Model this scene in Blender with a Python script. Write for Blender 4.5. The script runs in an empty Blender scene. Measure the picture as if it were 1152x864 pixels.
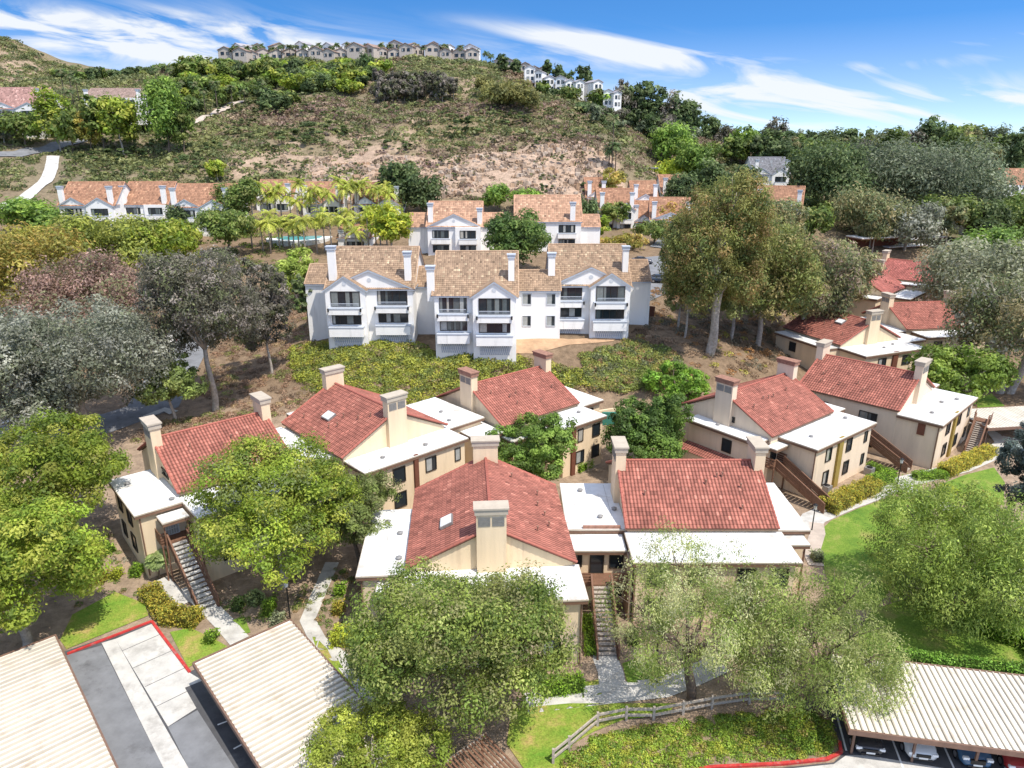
import bpy, math, random
import numpy as np
from mathutils import Vector, Matrix
R = math.radians
rng = np.random.default_rng(7)
random.seed(7)
sc = bpy.context.scene
C = sc.collection
# ------------------------------------------------------------------ camera
F = 799.0; PITCH = R(18.5); H = 36.5
cam_d = bpy.data.cameras.new('camera'); cam = bpy.data.objects.new('camera', cam_d); C.objects.link(cam)
cam.location = (0, 0, H); cam.rotation_euler = (R(90) - PITCH, 0, 0)
cam_d.sensor_width = 36; cam_d.lens = F / 1152 * 36; cam_d.clip_end = 12000; cam_d.clip_start = .5
sc.camera = cam
sc.render.resolution_x = 1024; sc.render.resolution_y = 768
sc.view_settings.view_transform = 'Standard'; sc.view_settings.look = 'None'; sc.view_settings.exposure = 0

# surveying helpers: a sight line of the photograph -> a place in the world
def ray(px, py):
    u = px - 576; v = py - 432
    return u, F * math.cos(PITCH) - v * math.sin(PITCH), -F * math.sin(PITCH) - v * math.cos(PITCH)
def at_y(px, py, Y):
    dx, dy, dz = ray(px, py); t = Y / dy
    return dx * t, Y, H + dz * t
def at_z(px, py, z):
    dx, dy, dz = ray(px, py); t = (z - H) / dz
    return dx * t, dy * t, z

# ------------------------------------------------------------------ terrain height field
CP = []
for x in range(-80, 121, 20):
    for y in (-20, 5, 25, 42): CP.append((x, y, 0))
CP += [(-62, 55, 2), (-80, 60, 3), (-45, 60, 1.2), (-36, 57, .6), (-29, 66, 1), (-22, 56, .3), (-38, 72, 1.8), (-16, 72, 1.4), (-8, 66, .8), (0, 83, .6),
       (-2, 53, 0), (8, 50, 0), (16, 59, 0), (8, 70, 0), (30, 81, .1), (47, 89, 0), (56, 117, .2), (74, 127, 0), (75, 150, 2), (88, 170, 3.5), (60, 100, 0),
       (80, 100, 0), (105, 120, 0), (40, 60, 0), (60, 60, 0), (80, 70, 0), (30, 55, 0), (100, 90, 0), (62, 80, 0), (45, 72, 0), (125, 150, 1), (130, 100, 0),
       (-24, 80, 2), (-12, 86, 2.2), (0, 92, 1.8), (12, 89, 1.2), (16, 75, .1), (-10, 98, 6), (-18, 103, 8.2), (-26, 102, 7.2), (-6, 98.5, 8), (4, 99, 7.4), (10, 105, 9), (20, 106, 9), (26, 112, 9), (-18, 110, 8.6), (-4, 106, 8.4),
       (15, 98, 6), (-48, 92, 3), (-36, 90, 3), (-50, 128, 6), (-40, 110, 5), (-32, 99, 5), (-64, 83, 3), (-80, 95, 4), (-70, 115, 5), (-18, 120, 10), (0, 125, 11), (20, 130, 12),
       (40, 140, 12.5), (27, 150, 12.5), (-30, 115, 8.5), (-45, 142, 9), (-62, 150, 10), (-95, 140, 9), (28, 103, 8), (22, 93, 4), (30, 93, 3), (37, 96, 1), (44, 108, 2.5),
       (48, 121, 3), (46, 130, 7), (60, 137, 4), (58, 150, 8), (66, 168, 9), (-15, 155, 14.3), (3, 162, 14.3), (20, 165, 14.5), (-95, 185, 15.7), (-60, 185, 15.7),
       (-42, 165, 13), (-52, 158, 12.5), (-38, 190, 16), (0, 190, 15.5), (20, 205, 16.6), (50, 212, 16.6), (70, 200, 16.5), (85, 207, 17), (95, 240, 18), (50, 262, 25), (84, 186, 10.5), (100, 190, 11), (72, 184, 11), (115, 195, 10), (140, 200, 9), (160, 260, 11)]
for p in [(450, 226, 206), (600, 226, 206), (350, 224, 206), (250, 215, 218), (150, 215, 215), (690, 226, 216), (450, 160, 250), (600, 160, 250), (350, 150, 265), (685, 166, 245), (250, 150, 280),
          (450, 120, 310), (350, 110, 330), (560, 115, 300), (640, 122, 290), (250, 112, 340), (240, 74, 410), (280, 70, 400), (350, 68, 400), (450, 67, 395), (540, 70, 390), (600, 90, 380), (650, 116, 345),
          (700, 136, 330), (750, 168, 330), (0, 42, 430), (35, 66, 420), (75, 92, 400), (0, 95, 330), (50, 205, 215), (60, 172, 250), (110, 160, 262), (150, 135, 290), (200, 105, 340), (150, 88, 400), (100, 95, 400),
          (-60, 145, 262), (-120, 40, 430), (30, 150, 262), (760, 192, 280), (800, 200, 300), (850, 185, 330), (950, 205, 320), (1050, 228, 285), (1152, 220, 300), (1100, 192, 400), (900, 176, 450), (1000, 178, 600), (1150, 178, 700), (1300, 200, 400)]:
    CP.append(at_y(*p))
for x in (-1500, -700, 0, 700, 1500): CP += [(x, 1500, 30), (x, 3200, 25)]
CP += [(-330, 520, 66), (-200, 520, 70), (-60, 500, 70), (30, 480, 60), (120, 500, 38), (-200, 800, 45), (0, 800, 40), (300, 800, 33), (600, 700, 33), (-600, 600, 75), (-420, 300, 45), (-420, 100, 10), (400, 100, 0), (400, 250, 15), (-400, 0, 0), (400, 0, 0), (-150, 60, 4), (160, 60, 0)]
CP = np.array(CP, float)
def _phi(A, B):
    d = np.sqrt(((A[:, None, :2] - B[None, :, :2]) ** 2).sum(2) + 25.0)
    return d
_A = _phi(CP, CP); n_ = len(CP)
_M = np.zeros((n_ + 3, n_ + 3)); _M[:n_, :n_] = _A + np.eye(n_) * -.6; _M[:n_, n_] = 1; _M[:n_, n_ + 1:] = CP[:, :2] / 100; _M[n_, :n_] = 1; _M[n_ + 1:, :n_] = CP[:, :2].T / 100
_W = np.linalg.solve(_M, np.r_[CP[:, 2], 0, 0, 0])
def terr(P):
    P = np.atleast_2d(np.asarray(P, float))[:, :2]; out = np.empty(len(P))
    for i in range(0, len(P), 20000):
        Q = P[i:i + 20000]
        out[i:i + 20000] = _phi(Q, CP) @ _W[:n_] + _W[n_] + (Q / 100) @ _W[n_ + 1:]
    # small relief on open hillside
    x, y = P[:, 0], P[:, 1]
    k = np.clip((y - 190) / 60, 0, 1)
    out += k * (1.1 * np.sin(x * .11 + 2 * np.sin(y * .05)) * np.cos(y * .13 + np.sin(x * .07)) + .5 * np.sin(x * .37 + y * .21) * np.sin(y * .33 - x * .1))
    return out
def tz(x, y): return float(terr([(x, y)])[0])
def G(px, py):
    """place where a sight line meets the ground"""
    dx, dy, dz = ray(px, py)
    Y = np.concatenate([np.arange(22, 260, .5), np.arange(260, 900, 2)])
    t = Y / dy; P = np.c_[dx * t, Y]; z = H + dz * t; h = terr(P)
    k = np.nonzero(z <= h)[0]
    if len(k) == 0: k = [int(np.argmin(z - h))]
    return P[k[0], 0], P[k[0], 1], h[k[0]]

# ------------------------------------------------------------------ materials
def new_mat(name):
    m = bpy.data.materials.new(name); m.use_nodes = True; nt = m.node_tree; nt.nodes.clear()
    return m, nt
def N(nt, t, **k):
    n = nt.nodes.new(t)
    for a, b in k.items(): setattr(n, a, b)
    return n
def mat(name, col, rough=.8, var=.12, scale=1.5, bump=.0, bscale=30, spec=.3, attr=False, metal=0, streak=False, dirt=None, dscale=.6, dlo=.55, dhi=.72):
    m, nt = new_mat(name); L = nt.links.new
    o = N(nt, 'ShaderNodeOutputMaterial'); b = N(nt, 'ShaderNodeBsdfPrincipled'); L(b.outputs[0], o.inputs[0])
    b.inputs['Roughness'].default_value = rough; b.inputs['Specular IOR Level'].default_value = spec; b.inputs['Metallic'].default_value = metal
    tc = N(nt, 'ShaderNodeTexCoord'); mp = N(nt, 'ShaderNodeMapping'); L(tc.outputs['Object'], mp.inputs[0])
    if streak: mp.inputs['Scale'].default_value = (1, 1, .12)
    ns = N(nt, 'ShaderNodeTexNoise'); ns.inputs['Scale'].default_value = scale; ns.inputs['Detail'].default_value = 6; ns.inputs['Roughness'].default_value = .65
    L(mp.outputs[0], ns.inputs[0])
    mr = N(nt, 'ShaderNodeMapRange'); mr.inputs[1].default_value = .3; mr.inputs[2].default_value = .7; mr.inputs[3].default_value = 1 - var; mr.inputs[4].default_value = 1 + var
    L(ns.outputs[0], mr.inputs[0])
    mx = N(nt, 'ShaderNodeVectorMath', operation='SCALE')
    L(mr.outputs[0], mx.inputs['Scale'])
    if attr:
        a = N(nt, 'ShaderNodeAttribute', attribute_name='col'); L(a.outputs['Color'], mx.inputs[0])
    else:
        mx.inputs[0].default_value = col[:3]
    src = mx.outputs[0]
    if dirt:
        n2 = N(nt, 'ShaderNodeTexNoise'); n2.inputs['Scale'].default_value = dscale; n2.inputs['Detail'].default_value = 8; n2.inputs['Roughness'].default_value = .7
        L(mp.outputs[0], n2.inputs[0])
        r2 = N(nt, 'ShaderNodeMapRange'); r2.inputs[1].default_value = dlo; r2.inputs[2].default_value = dhi; L(n2.outputs[0], r2.inputs[0])
        mm = N(nt, 'ShaderNodeMix', data_type='RGBA'); L(r2.outputs[0], mm.inputs[0]); L(src, mm.inputs[6]); mm.inputs[7].default_value = (*dirt, 1); src = mm.outputs[2]
    L(src, b.inputs['Base Color'])
    if bump:
        n3 = N(nt, 'ShaderNodeTexNoise'); n3.inputs['Scale'].default_value = bscale; n3.inputs['Detail'].default_value = 4; L(tc.outputs['Object'], n3.inputs[0])
        bp = N(nt, 'ShaderNodeBump'); bp.inputs['Strength'].default_value = bump; bp.inputs['Distance'].default_value = .1; L(n3.outputs[0], bp.inputs['Height']); L(bp.outputs[0], b.inputs['Normal'])
    return m
def leaf_mat(name, trans=.35, gain=1.0):
    m, nt = new_mat(name); L = nt.links.new
    o = N(nt, 'ShaderNodeOutputMaterial'); a = N(nt, 'ShaderNodeAttribute', attribute_name='col'); oi = N(nt, 'ShaderNodeObjectInfo')
    mr = N(nt, 'ShaderNodeMapRange'); mr.inputs[3].default_value = .85 * gain; mr.inputs[4].default_value = 1.15 * gain; L(oi.outputs['Random'], mr.inputs[0])
    s = N(nt, 'ShaderNodeVectorMath', operation='SCALE'); L(a.outputs['Color'], s.inputs[0]); L(mr.outputs[0], s.inputs['Scale'])
    d = N(nt, 'ShaderNodeBsdfPrincipled'); d.inputs['Roughness'].default_value = .5; d.inputs['Specular IOR Level'].default_value = .3; L(s.outputs[0], d.inputs['Base Color'])
    t = N(nt, 'ShaderNodeBsdfTranslucent'); L(s.outputs[0], t.inputs[0])
    x = N(nt, 'ShaderNodeMixShader'); x.inputs[0].default_value = trans; L(d.outputs[0], x.inputs[1]); L(t.outputs[0], x.inputs[2]); L(x.outputs[0], o.inputs[0])
    return m
M = {}
M['tile'] = mat('roof_tile', (0,)*3, .75, .16, .5, attr=True, spec=.25)
M['flat'] = mat('white_roof_coating', (.80, .80, .785), .55, .09, 1.2, dirt=(.52, .49, .44), dscale=.4, dlo=.50, dhi=.66)
M['seam'] = mat('roof_seam', (.42, .41, .39), .7, .3, 3)
M['fascia'] = mat('brown_fascia', (.2, .115, .075), .7, .15, 3)
M['edge'] = mat('cream_roof_edge', (.5, .43, .34), .6, .1, 2)
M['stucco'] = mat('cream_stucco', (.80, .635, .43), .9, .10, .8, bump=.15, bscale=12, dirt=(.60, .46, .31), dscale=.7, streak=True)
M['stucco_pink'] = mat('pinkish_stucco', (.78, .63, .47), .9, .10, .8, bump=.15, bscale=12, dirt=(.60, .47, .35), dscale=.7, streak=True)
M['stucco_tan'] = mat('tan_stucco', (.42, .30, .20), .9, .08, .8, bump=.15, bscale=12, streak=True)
M['white'] = mat('white_stucco', (.92, .895, .85), .85, .05, .7, bump=.1, bscale=12, dirt=(.70, .68, .64), dscale=.8, streak=True)
M['whitetrim'] = mat('grey_blue_trim', (.50, .54, .60), .7, .08, 2)
M['wood'] = mat('brown_stained_wood', (.20, .105, .065), .7, .25, 6)
M['woodlight'] = mat('weathered_wood', (.42, .36, .30), .8, .25, 6)
M['olive'] = mat('ochre_panel', (.33, .235, .06), .8, .15, 3)
M['brownpanel'] = mat('brown_panel', (.17, .065, .04), .8, .15, 3)
M['frame'] = mat('dark_bronze_frame', (.035, .028, .022), .4, .05, 3)
M['whiteframe'] = mat('white_frame', (.62, .64, .66), .5, .05, 3)
M['glass'] = mat('window_glass', (0,)*3, .08, .2, 2, attr=True, spec=.6)
M['metal'] = mat('grey_metal', (.30, .29, .28), .45, .15, 4, metal=.3)
M['rust'] = mat('rusty_flashing', (.32, .17, .12), .7, .3, 3)
M['conc'] = mat('pale_concrete', (.56, .54, .50), .9, .16, .9, bump=.25, bscale=20, dirt=(.36, .34, .31), dscale=.7, dlo=.5, dhi=.7)
M['asph'] = mat('asphalt', (.085, .085, .09), .85, .25, .7, bump=.3, bscale=40, dirt=(.15, .15, .15), dscale=.5)
M['asph2'] = mat('sunlit_asphalt', (.21, .215, .225), .85, .22, .6, bump=.3, bscale=30, dirt=(.12, .12, .125), dscale=.55)  # paler copy of the asphalt, sunlight put into the colour
M['red'] = mat('red_kerb_paint', (.50, .045, .04), .7, .3, 3, dirt=(.35, .22, .2), dscale=2.5)
M['paint'] = mat('white_marking_paint', (.75, .75, .73), .6, .1, 3)
M['bark'] = mat('pale_bark', (.42, .37, .31), .9, .35, 3, bump=.5, bscale=8)
M['bark2'] = mat('brown_bark', (.16, .12, .09), .9, .35, 3, bump=.5, bscale=8)
M['leaf'] = leaf_mat('leaves', .44, 2.25)
M['brush'] = leaf_mat('brush', .28, 1.65)
M['pool'] = mat('pool_water', (.10, .45, .50), .05, .1, 2)
M['rooftin'] = mat('ribbed_metal_roof', (.68, .64, .55), .5, .12, .5, dirt=(.46, .38, .29), dscale=.8, attr=True)
M['tinbrown'] = mat('brown_metal_edge', (.20, .12, .085), .6, .2, 2)
M['rock'] = mat('pale_rock', (.50, .42, .35), .9, .25, .5, bump=.6, bscale=3)
M['beige'] = mat('beige_stucco', (.52, .455, .395), .9, .08, 1)
M['black'] = mat('black_trim', (.015, .015, .017), .35, .1, 2)
M['rubber'] = mat('tyre_rubber', (.02, .02, .02), .85, .1, 5)
M['chrome'] = mat('bright_alloy', (.6, .6, .62), .3, .05, 3, metal=.9)
M['lamp'] = mat('headlamp_glass', (.75, .78, .8), .1, .05, 3)
def paint_mat(name, col): return mat(name, col, .25, .03, 1, spec=.7)

# ------------------------------------------------------------------ mesh builder
class MB:
    def __init__(s): s.v = []; s.f = []; s.c = []; s.col = None
    def add(s, vs, fs):
        o = len(s.v); s.v += [tuple(p) for p in vs]
        for f in fs: s.f.append(tuple(i + o for i in f)); s.c.append(s.col or (1, 1, 1))
        return s
    def box(s, x0, y0, z0, x1, y1, z1):
        return s.add([(x0, y0, z0), (x1, y0, z0), (x1, y1, z0), (x0, y1, z0), (x0, y0, z1), (x1, y0, z1), (x1, y1, z1), (x0, y1, z1)],
                     [(0, 3, 2, 1), (4, 5, 6, 7), (0, 1, 5, 4), (1, 2, 6, 5), (2, 3, 7, 6), (3, 0, 4, 7)])
    def bar(s, a, b, w, h):
        """beam from a to b, width w (horizontal), height h"""
        a = Vector(a); b = Vector(b); d = (b - a).normalized(); side = d.cross(Vector((0, 0, 1)))
        if side.length < 1e-4: side = Vector((1, 0, 0))
        side.normalize(); up = side.cross(d).normalized(); side *= w / 2; up *= h / 2
        vs = [a - side - up, a + side - up, a + side + up, a - side + up, b - side - up, b + side - up, b + side + up, b - side + up]
        return s.add(vs, [(0, 1, 2, 3), (7, 6, 5, 4), (0, 4, 5, 1), (1, 5, 6, 2), (2, 6, 7, 3), (3, 7, 4, 0)])
    def tube(s, a, b, r0, r1=None, n=6, caps=True):
        r1 = r0 if r1 is None else r1
        a = Vector(a); b = Vector(b); d = (b - a).normalized(); u = d.orthogonal().normalized(); w = d.cross(u); vs = []
        for c, r in ((a, r0), (b, r1)):
            for i in range(n):
                t = 2 * math.pi * i / n; vs.append(c + u * math.cos(t) * r + w * math.sin(t) * r)
        return s.add(vs, [(i, (i + 1) % n, n + (i + 1) % n, n + i) for i in range(n)] + ([tuple(range(n))[::-1], tuple(range(n, 2 * n))] if caps else []))
    def prism(s, pts, axis, a, b):
        """closed polygon pts (2-D) extruded along axis 0/1/2 from a to b"""
        def P(p, t):
            return (t, p[0], p[1]) if axis == 0 else (p[0], t, p[1]) if axis == 1 else (p[0], p[1], t)
        n = len(pts)
        return s.add([P(p, a) for p in pts] + [P(p, b) for p in pts], [tuple(range(n))[::-1], tuple(range(n, 2 * n))] + [(i, (i + 1) % n, n + (i + 1) % n, n + i) for i in range(n)])
    def mesh(s, name, m, smooth=False):
        me = bpy.data.meshes.new(name); me.from_pydata(s.v, [], s.f); me.materials.append(m)
        a = me.attributes.new('col', 'FLOAT_COLOR', 'FACE'); a.data.foreach_set('color', np.c_[np.array(s.c, float).reshape(-1, 3), np.ones(len(s.c))].ravel())
        if smooth: me.polygons.foreach_set('use_smooth', [True] * len(me.polygons))
        return me
    def build(s, name, m, parent=None, smooth=False):
        return put(name, s.mesh(name, m, smooth), parent)
def put(name, me, parent=None, loc=(0, 0, 0), rz=0, scale=1):
    o = bpy.data.objects.new(name, me); C.objects.link(o); o.parent = parent; o.location = loc; o.rotation_euler = (0, 0, rz)
    o.scale = (scale,) * 3 if not hasattr(scale, '__len__') else scale
    return o
def np_mesh(name, V, Fq, col, m, smooth=False):
    """V (n,3), Fq (k,4) int, col (k,3) per face"""
    me = bpy.data.meshes.new(name); V = np.ascontiguousarray(V, np.float32); k, q = Fq.shape
    me.vertices.add(len(V)); me.vertices.foreach_set('co', V.ravel())
    me.loops.add(k * q); me.loops.foreach_set('vertex_index', np.ascontiguousarray(Fq, np.int32).ravel())
    me.polygons.add(k); me.polygons.foreach_set('loop_start', np.arange(0, k * q, q, dtype=np.int32))
    me.update(calc_edges=True)
    if col is not None:
        a = me.attributes.new('col', 'FLOAT_COLOR', 'FACE'); a.data.foreach_set('color', np.c_[col, np.ones(k)].astype(np.float32).ravel())
    me.materials.append(m)
    me.polygons.foreach_set('use_smooth', np.full(k, bool(smooth)))
    return me
def tag(o, label=None, cat=None, group=None, kind=None):
    if label: o['label'] = label
    if cat: o['category'] = cat
    if group: o['group'] = group
    if kind: o['kind'] = kind
    return o
def thing(name, loc, rz, label, cat, group=None, scale=1):
    o = bpy.data.objects.new(name, None); C.objects.link(o); o.location = loc; o.rotation_euler = (0, 0, rz)
    o.scale = (scale,) * 3 if not hasattr(scale, '__len__') else scale
    o.empty_display_size = .3
    return tag(o, label, cat, group)

# ------------------------------------------------------------------ terrain mesh
def in_poly(P, poly):
    x, y = P[:, 0], P[:, 1]; ins = np.zeros(len(P), bool); n = len(poly)
    for i in range(n):
        x1, y1 = poly[i]; x2, y2 = poly[(i + 1) % n]
        c = ((y1 > y) != (y2 > y)) & (x < (x2 - x1) * (y - y1) / (y2 - y1 + 1e-12) + x1); ins ^= c
    return ins
def soft_noise(P, s, seed):
    r = np.random.default_rng(seed); o = np.zeros(len(P))
    for k in range(7):
        a = r.uniform(0, 2 * np.pi); f = s * 1.5 ** r.uniform(-1, 2.5); o += np.sin(f * (P[:, 0] * np.cos(a) + P[:, 1] * np.sin(a)) + r.uniform(0, 6) + 1.6 * np.sin(f * .6 * (P[:, 1] * np.cos(a) - P[:, 0] * np.sin(a)) + r.uniform(0, 6)))
    return o / 7
rows = [-30 + i * 4 for i in range(12)] + list(np.arange(18, 130, 1.0)); y = 130.
while y < 460: rows.append(y); y += 1.6 + (y - 130) * .004
while y < 6000: rows.append(y); y *= 1.04
rows = np.array(rows); cols = np.linspace(-1.25, 1.25, 330)
YY, SS = np.meshgrid(rows, cols, indexing='ij'); XX = SS * (np.maximum(YY, 0) + 60)
TP = np.c_[XX.ravel(), YY.ravel()]; TZ = terr(TP)
nr, ncl = YY.shape; idx = np.arange(nr * ncl).reshape(nr, ncl)
TF = np.stack([idx[:-1, :-1], idx[:-1, 1:], idx[1:, 1:], idx[1:, :-1]], -1).reshape(-1, 4)
# ground colour, point by point: mulch, banks, dry hill, bare rock
rockzones = [[G(*p)[:2] for p in q] for q in (
    [(345, 232), (345, 178), (420, 172), (500, 182), (560, 172), (640, 162), (690, 182), (705, 232)], [(255, 200), (262, 168), (335, 160), (345, 196)],
    [(480, 112), (500, 86), (560, 92), (575, 112)], [(-10, 92), (0, 52), (40, 72), (70, 92)], [(370, 150), (470, 150), (480, 172), (380, 178)])]
def rockmask(P):
    m = np.zeros(len(P))
    for q, w in zip(rockzones, (1, .65, .5, .6, .5)): m = np.maximum(m, in_poly(P + 3.0 * np.c_[soft_noise(P, .12, 4), soft_noise(P, .12, 5)], q) * w)
    return m
x, y = TP.T
n1 = soft_noise(TP, .05, 1)[:, None]; n2 = soft_noise(TP, .25, 2)[:, None]
mulch = np.array([.37, .275, .195]); bank = np.array([.24, .17, .11]); hill = np.array([.235, .19, .12]); rock = np.array([.44, .32, .235]); far = np.array([.07, .09, .04])
kb = np.clip((y - 84) / 12, 0, 1)[:, None]; kh = np.clip((y - 185) / 30, 0, 1)[:, None]; kf = np.clip((y - 430) / 80, 0, 1)[:, None]
tc = mulch * (1 - kb) + bank * kb; tc = tc * (1 - kh) + (hill + n1 * np.array([.05, .03, .01])) * kh
rm = np.clip(rockmask(TP)[:, None] * 1.2 + n2 * .5 - .1, 0, 1) * (rockmask(TP)[:, None] > 0)
tc = tc * (1 - rm) + rock * rm
kr = np.clip((x - 60) / 40, 0, 1)[:, None] * kh; tc = tc * (1 - .5 * kr) + np.array([.13, .13, .07]) * .5 * kr
tc = tc * (1 - kf) + far * kf; tc *= 1 + .15 * n2
m_t, nt = new_mat('earth_and_rock'); L = nt.links.new
o = N(nt, 'ShaderNodeOutputMaterial'); b = N(nt, 'ShaderNodeBsdfPrincipled'); L(b.outputs[0], o.inputs[0]); b.inputs['Roughness'].default_value = .95; b.inputs['Specular IOR Level'].default_value = .1
a = N(nt, 'ShaderNodeAttribute', attribute_name='col'); tcn = N(nt, 'ShaderNodeTexCoord')
n_a = N(nt, 'ShaderNodeTexNoise'); n_a.inputs['Scale'].default_value = .9; n_a.inputs['Detail'].default_value = 9; n_a.inputs['Roughness'].default_value = .75; L(tcn.outputs['Object'], n_a.inputs[0])
mr = N(nt, 'ShaderNodeMapRange'); mr.inputs[1].default_value = .3; mr.inputs[2].default_value = .7; mr.inputs[3].default_value = .55; mr.inputs[4].default_value = 1.4; L(n_a.outputs[0], mr.inputs[0])
s_ = N(nt, 'ShaderNodeVectorMath', operation='SCALE'); L(a.outputs['Color'], s_.inputs[0]); L(mr.outputs[0], s_.inputs['Scale']); L(s_.outputs[0], b.inputs['Base Color'])
bp = N(nt, 'ShaderNodeBump'); bp.inputs['Strength'].default_value = .7; bp.inputs['Distance'].default_value = .5; L(n_a.outputs[0], bp.inputs['Height']); L(bp.outputs[0], b.inputs['Normal'])
V = np.c_[TP, TZ]
# craggy relief where bare rock shows
rmv = rm[:, 0]; V[:, 2] += rmv * (1.3 * np.abs(soft_noise(TP, .45, 8)) + .9 * np.abs(soft_noise(TP, 1.1, 9)))
me = np_mesh('ground', V, TF, None, m_t, True)
ca = me.attributes.new('col', 'FLOAT_COLOR', 'POINT'); ca.data.foreach_set('color', np.c_[tc, np.ones(len(tc))].astype(np.float32).ravel())
tag(put('ground', me), kind='structure')

# sheets that lie on the ground: paving, lawns, roads
def drape(name, poly, m, lift=.03, kind='structure', step=1.0, thick=0, label=None, cat=None):
    import bmesh
    bm = bmesh.new(); vs = [bm.verts.new((p[0], p[1], 0)) for p in poly]; bm.faces.new(vs); bmesh.ops.triangulate(bm, faces=bm.faces[:])
    xs = [p[0] for p in poly]; ys = [p[1] for p in poly]
    for ax, lo, hi in ((0, min(xs), max(xs)), (1, min(ys), max(ys))):
        t = math.floor(lo / step) * step + step
        while t < hi:
            co = (t, 0, 0) if ax == 0 else (0, t, 0); no = (1, 0, 0) if ax == 0 else (0, 1, 0)
            bmesh.ops.bisect_plane(bm, geom=bm.verts[:] + bm.edges[:] + bm.faces[:], plane_co=co, plane_no=no); t += step
    if thick:
        pass
    P = np.array([v.co[:2] for v in bm.verts]); zz = terr(P)
    for v, z_ in zip(bm.verts, zz): v.co.z = z_ + lift
    bm.normal_update()
    for f_ in bm.faces:
        if f_.normal.z < 0: f_.normal_flip()
    me = bpy.data.meshes.new(name); bm.to_mesh(me); bm.free(); me.materials.append(m)
    o = put(name, me); tag(o, label, cat, None, kind); return o
def gpts(*pp): return [G(*p)[:2] for p in pp]
def strip(pts, w):
    """outline of a band of width w around a polyline"""
    pts = [Vector(p[:2]) for p in pts]; Lf = []; Rt = []
    for i, p in enumerate(pts):
        a = pts[max(i - 1, 0)]; b_ = pts[min(i + 1, len(pts) - 1)]; d = (b_ - a).normalized(); n = Vector((-d.y, d.x)) * w / 2
        Lf.append(tuple(p + n)); Rt.append(tuple(p - n))
    return Lf + Rt[::-1]
def kerb(name, pts, w, h, m, label=None):
    mb = MB(); pts = [Vector(p[:2]) for p in pts]; fine = []
    for a, b_ in zip(pts, pts[1:]):
        k = max(1, int((b_ - a).length / 2)); fine += [a.lerp(b_, i / k) for i in range(k)]
    fine.append(pts[-1])
    for a, b_ in zip(fine, fine[1:]): mb.bar((a.x, a.y, tz(*a) + h / 2 - .06), (b_.x, b_.y, tz(*b_) + h / 2 - .06), w, h + .12)
    o = mb.build(name, m); return tag(o, kind='structure')
# ------------------------------------------------------------------ roof tiles
def tile_mesh(name, Lr, S, base, spread=.10, pw=.31, pc=.42, amp=.045, m=None, seed=0, seg=4, blotch=.12, pale=0.0):
    """barrel tiles on a plane: x along the ridge 0..Lr, y down the slope 0..S, z up; one colour per tile"""
    r = np.random.default_rng(seed); nc = max(1, round(Lr / pw)); nr_ = max(1, round(S / pc))
    xs = np.linspace(0, Lr, nc * seg + 1); prof = amp * np.abs(np.sin(np.pi * (np.arange(nc * seg + 1) / seg)))
    ys = []; lift = []
    for i in range(nr_):
        ys += [i * S / nr_, (i + 1) * S / nr_]; lift += [0.0, .035]
    Yg, Xg = np.meshgrid(np.array(ys), xs, indexing='ij'); Z = prof[None, :] + np.array(lift)[:, None]
    ii = np.arange(Yg.size).reshape(Yg.shape); Fq = np.stack([ii[:-1, :-1], ii[:-1, 1:], ii[1:, 1:], ii[1:, :-1]], -1)
    tone = 1 + r.normal(0, spread, (nr_ + 1, nc + 1))
    rowi = np.repeat(np.arange(2 * nr_ - 1) // 2, 1); colj = (np.arange(nc * seg)) // seg
    T = tone[rowi][:, colj]
    xx = (colj + .5) * pw; yy = (rowi + .5) * pc
    bl = np.sin(xx[None, :] * 1.1 + seed) * np.sin(yy[:, None] * .9 + seed * 1.7) + .6 * np.sin(xx[None, :] * 2.7 - yy[:, None] * 1.9 + seed)
    T = T * (1 + blotch * bl)
    col = np.array(base)[None, None, :] * T[..., None]
    # valleys between barrels and the butt of each course are darker, barrel crowns lighter
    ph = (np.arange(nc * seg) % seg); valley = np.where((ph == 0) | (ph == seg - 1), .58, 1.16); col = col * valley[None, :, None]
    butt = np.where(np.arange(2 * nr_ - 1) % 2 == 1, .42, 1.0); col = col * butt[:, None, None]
    if pale:
        k = (r.random((nr_ + 1, nc + 1)) < pale)[rowi][:, colj]; col = np.where(k[..., None], col * np.array([1.35, 1.5, 1.5]), col)
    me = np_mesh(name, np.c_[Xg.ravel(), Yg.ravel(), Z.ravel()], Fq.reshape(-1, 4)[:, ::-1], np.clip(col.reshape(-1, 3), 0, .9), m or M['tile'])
    return me
RED = (.35, .13, .095); ORANGE = (.56, .385, .255); ORANGE2 = (.58, .31, .19)
def place_slope(me, parent, origin, xdir, down):
    """origin = ridge end, xdir along the ridge, down = slope direction (3-D unit)"""
    X = Vector(xdir).normalized(); Y = Vector(down).normalized(); Z = X.cross(Y)
    if Z.z < 0: raise ValueError('slope upside down')
    o = bpy.data.objects.new('roof_tiles', me); C.objects.link(o); o.parent = parent
    o.matrix_local = Matrix.Translation(Vector(origin)) @ Matrix((X, Y, Z)).transposed().to_4x4()
    return o
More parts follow.
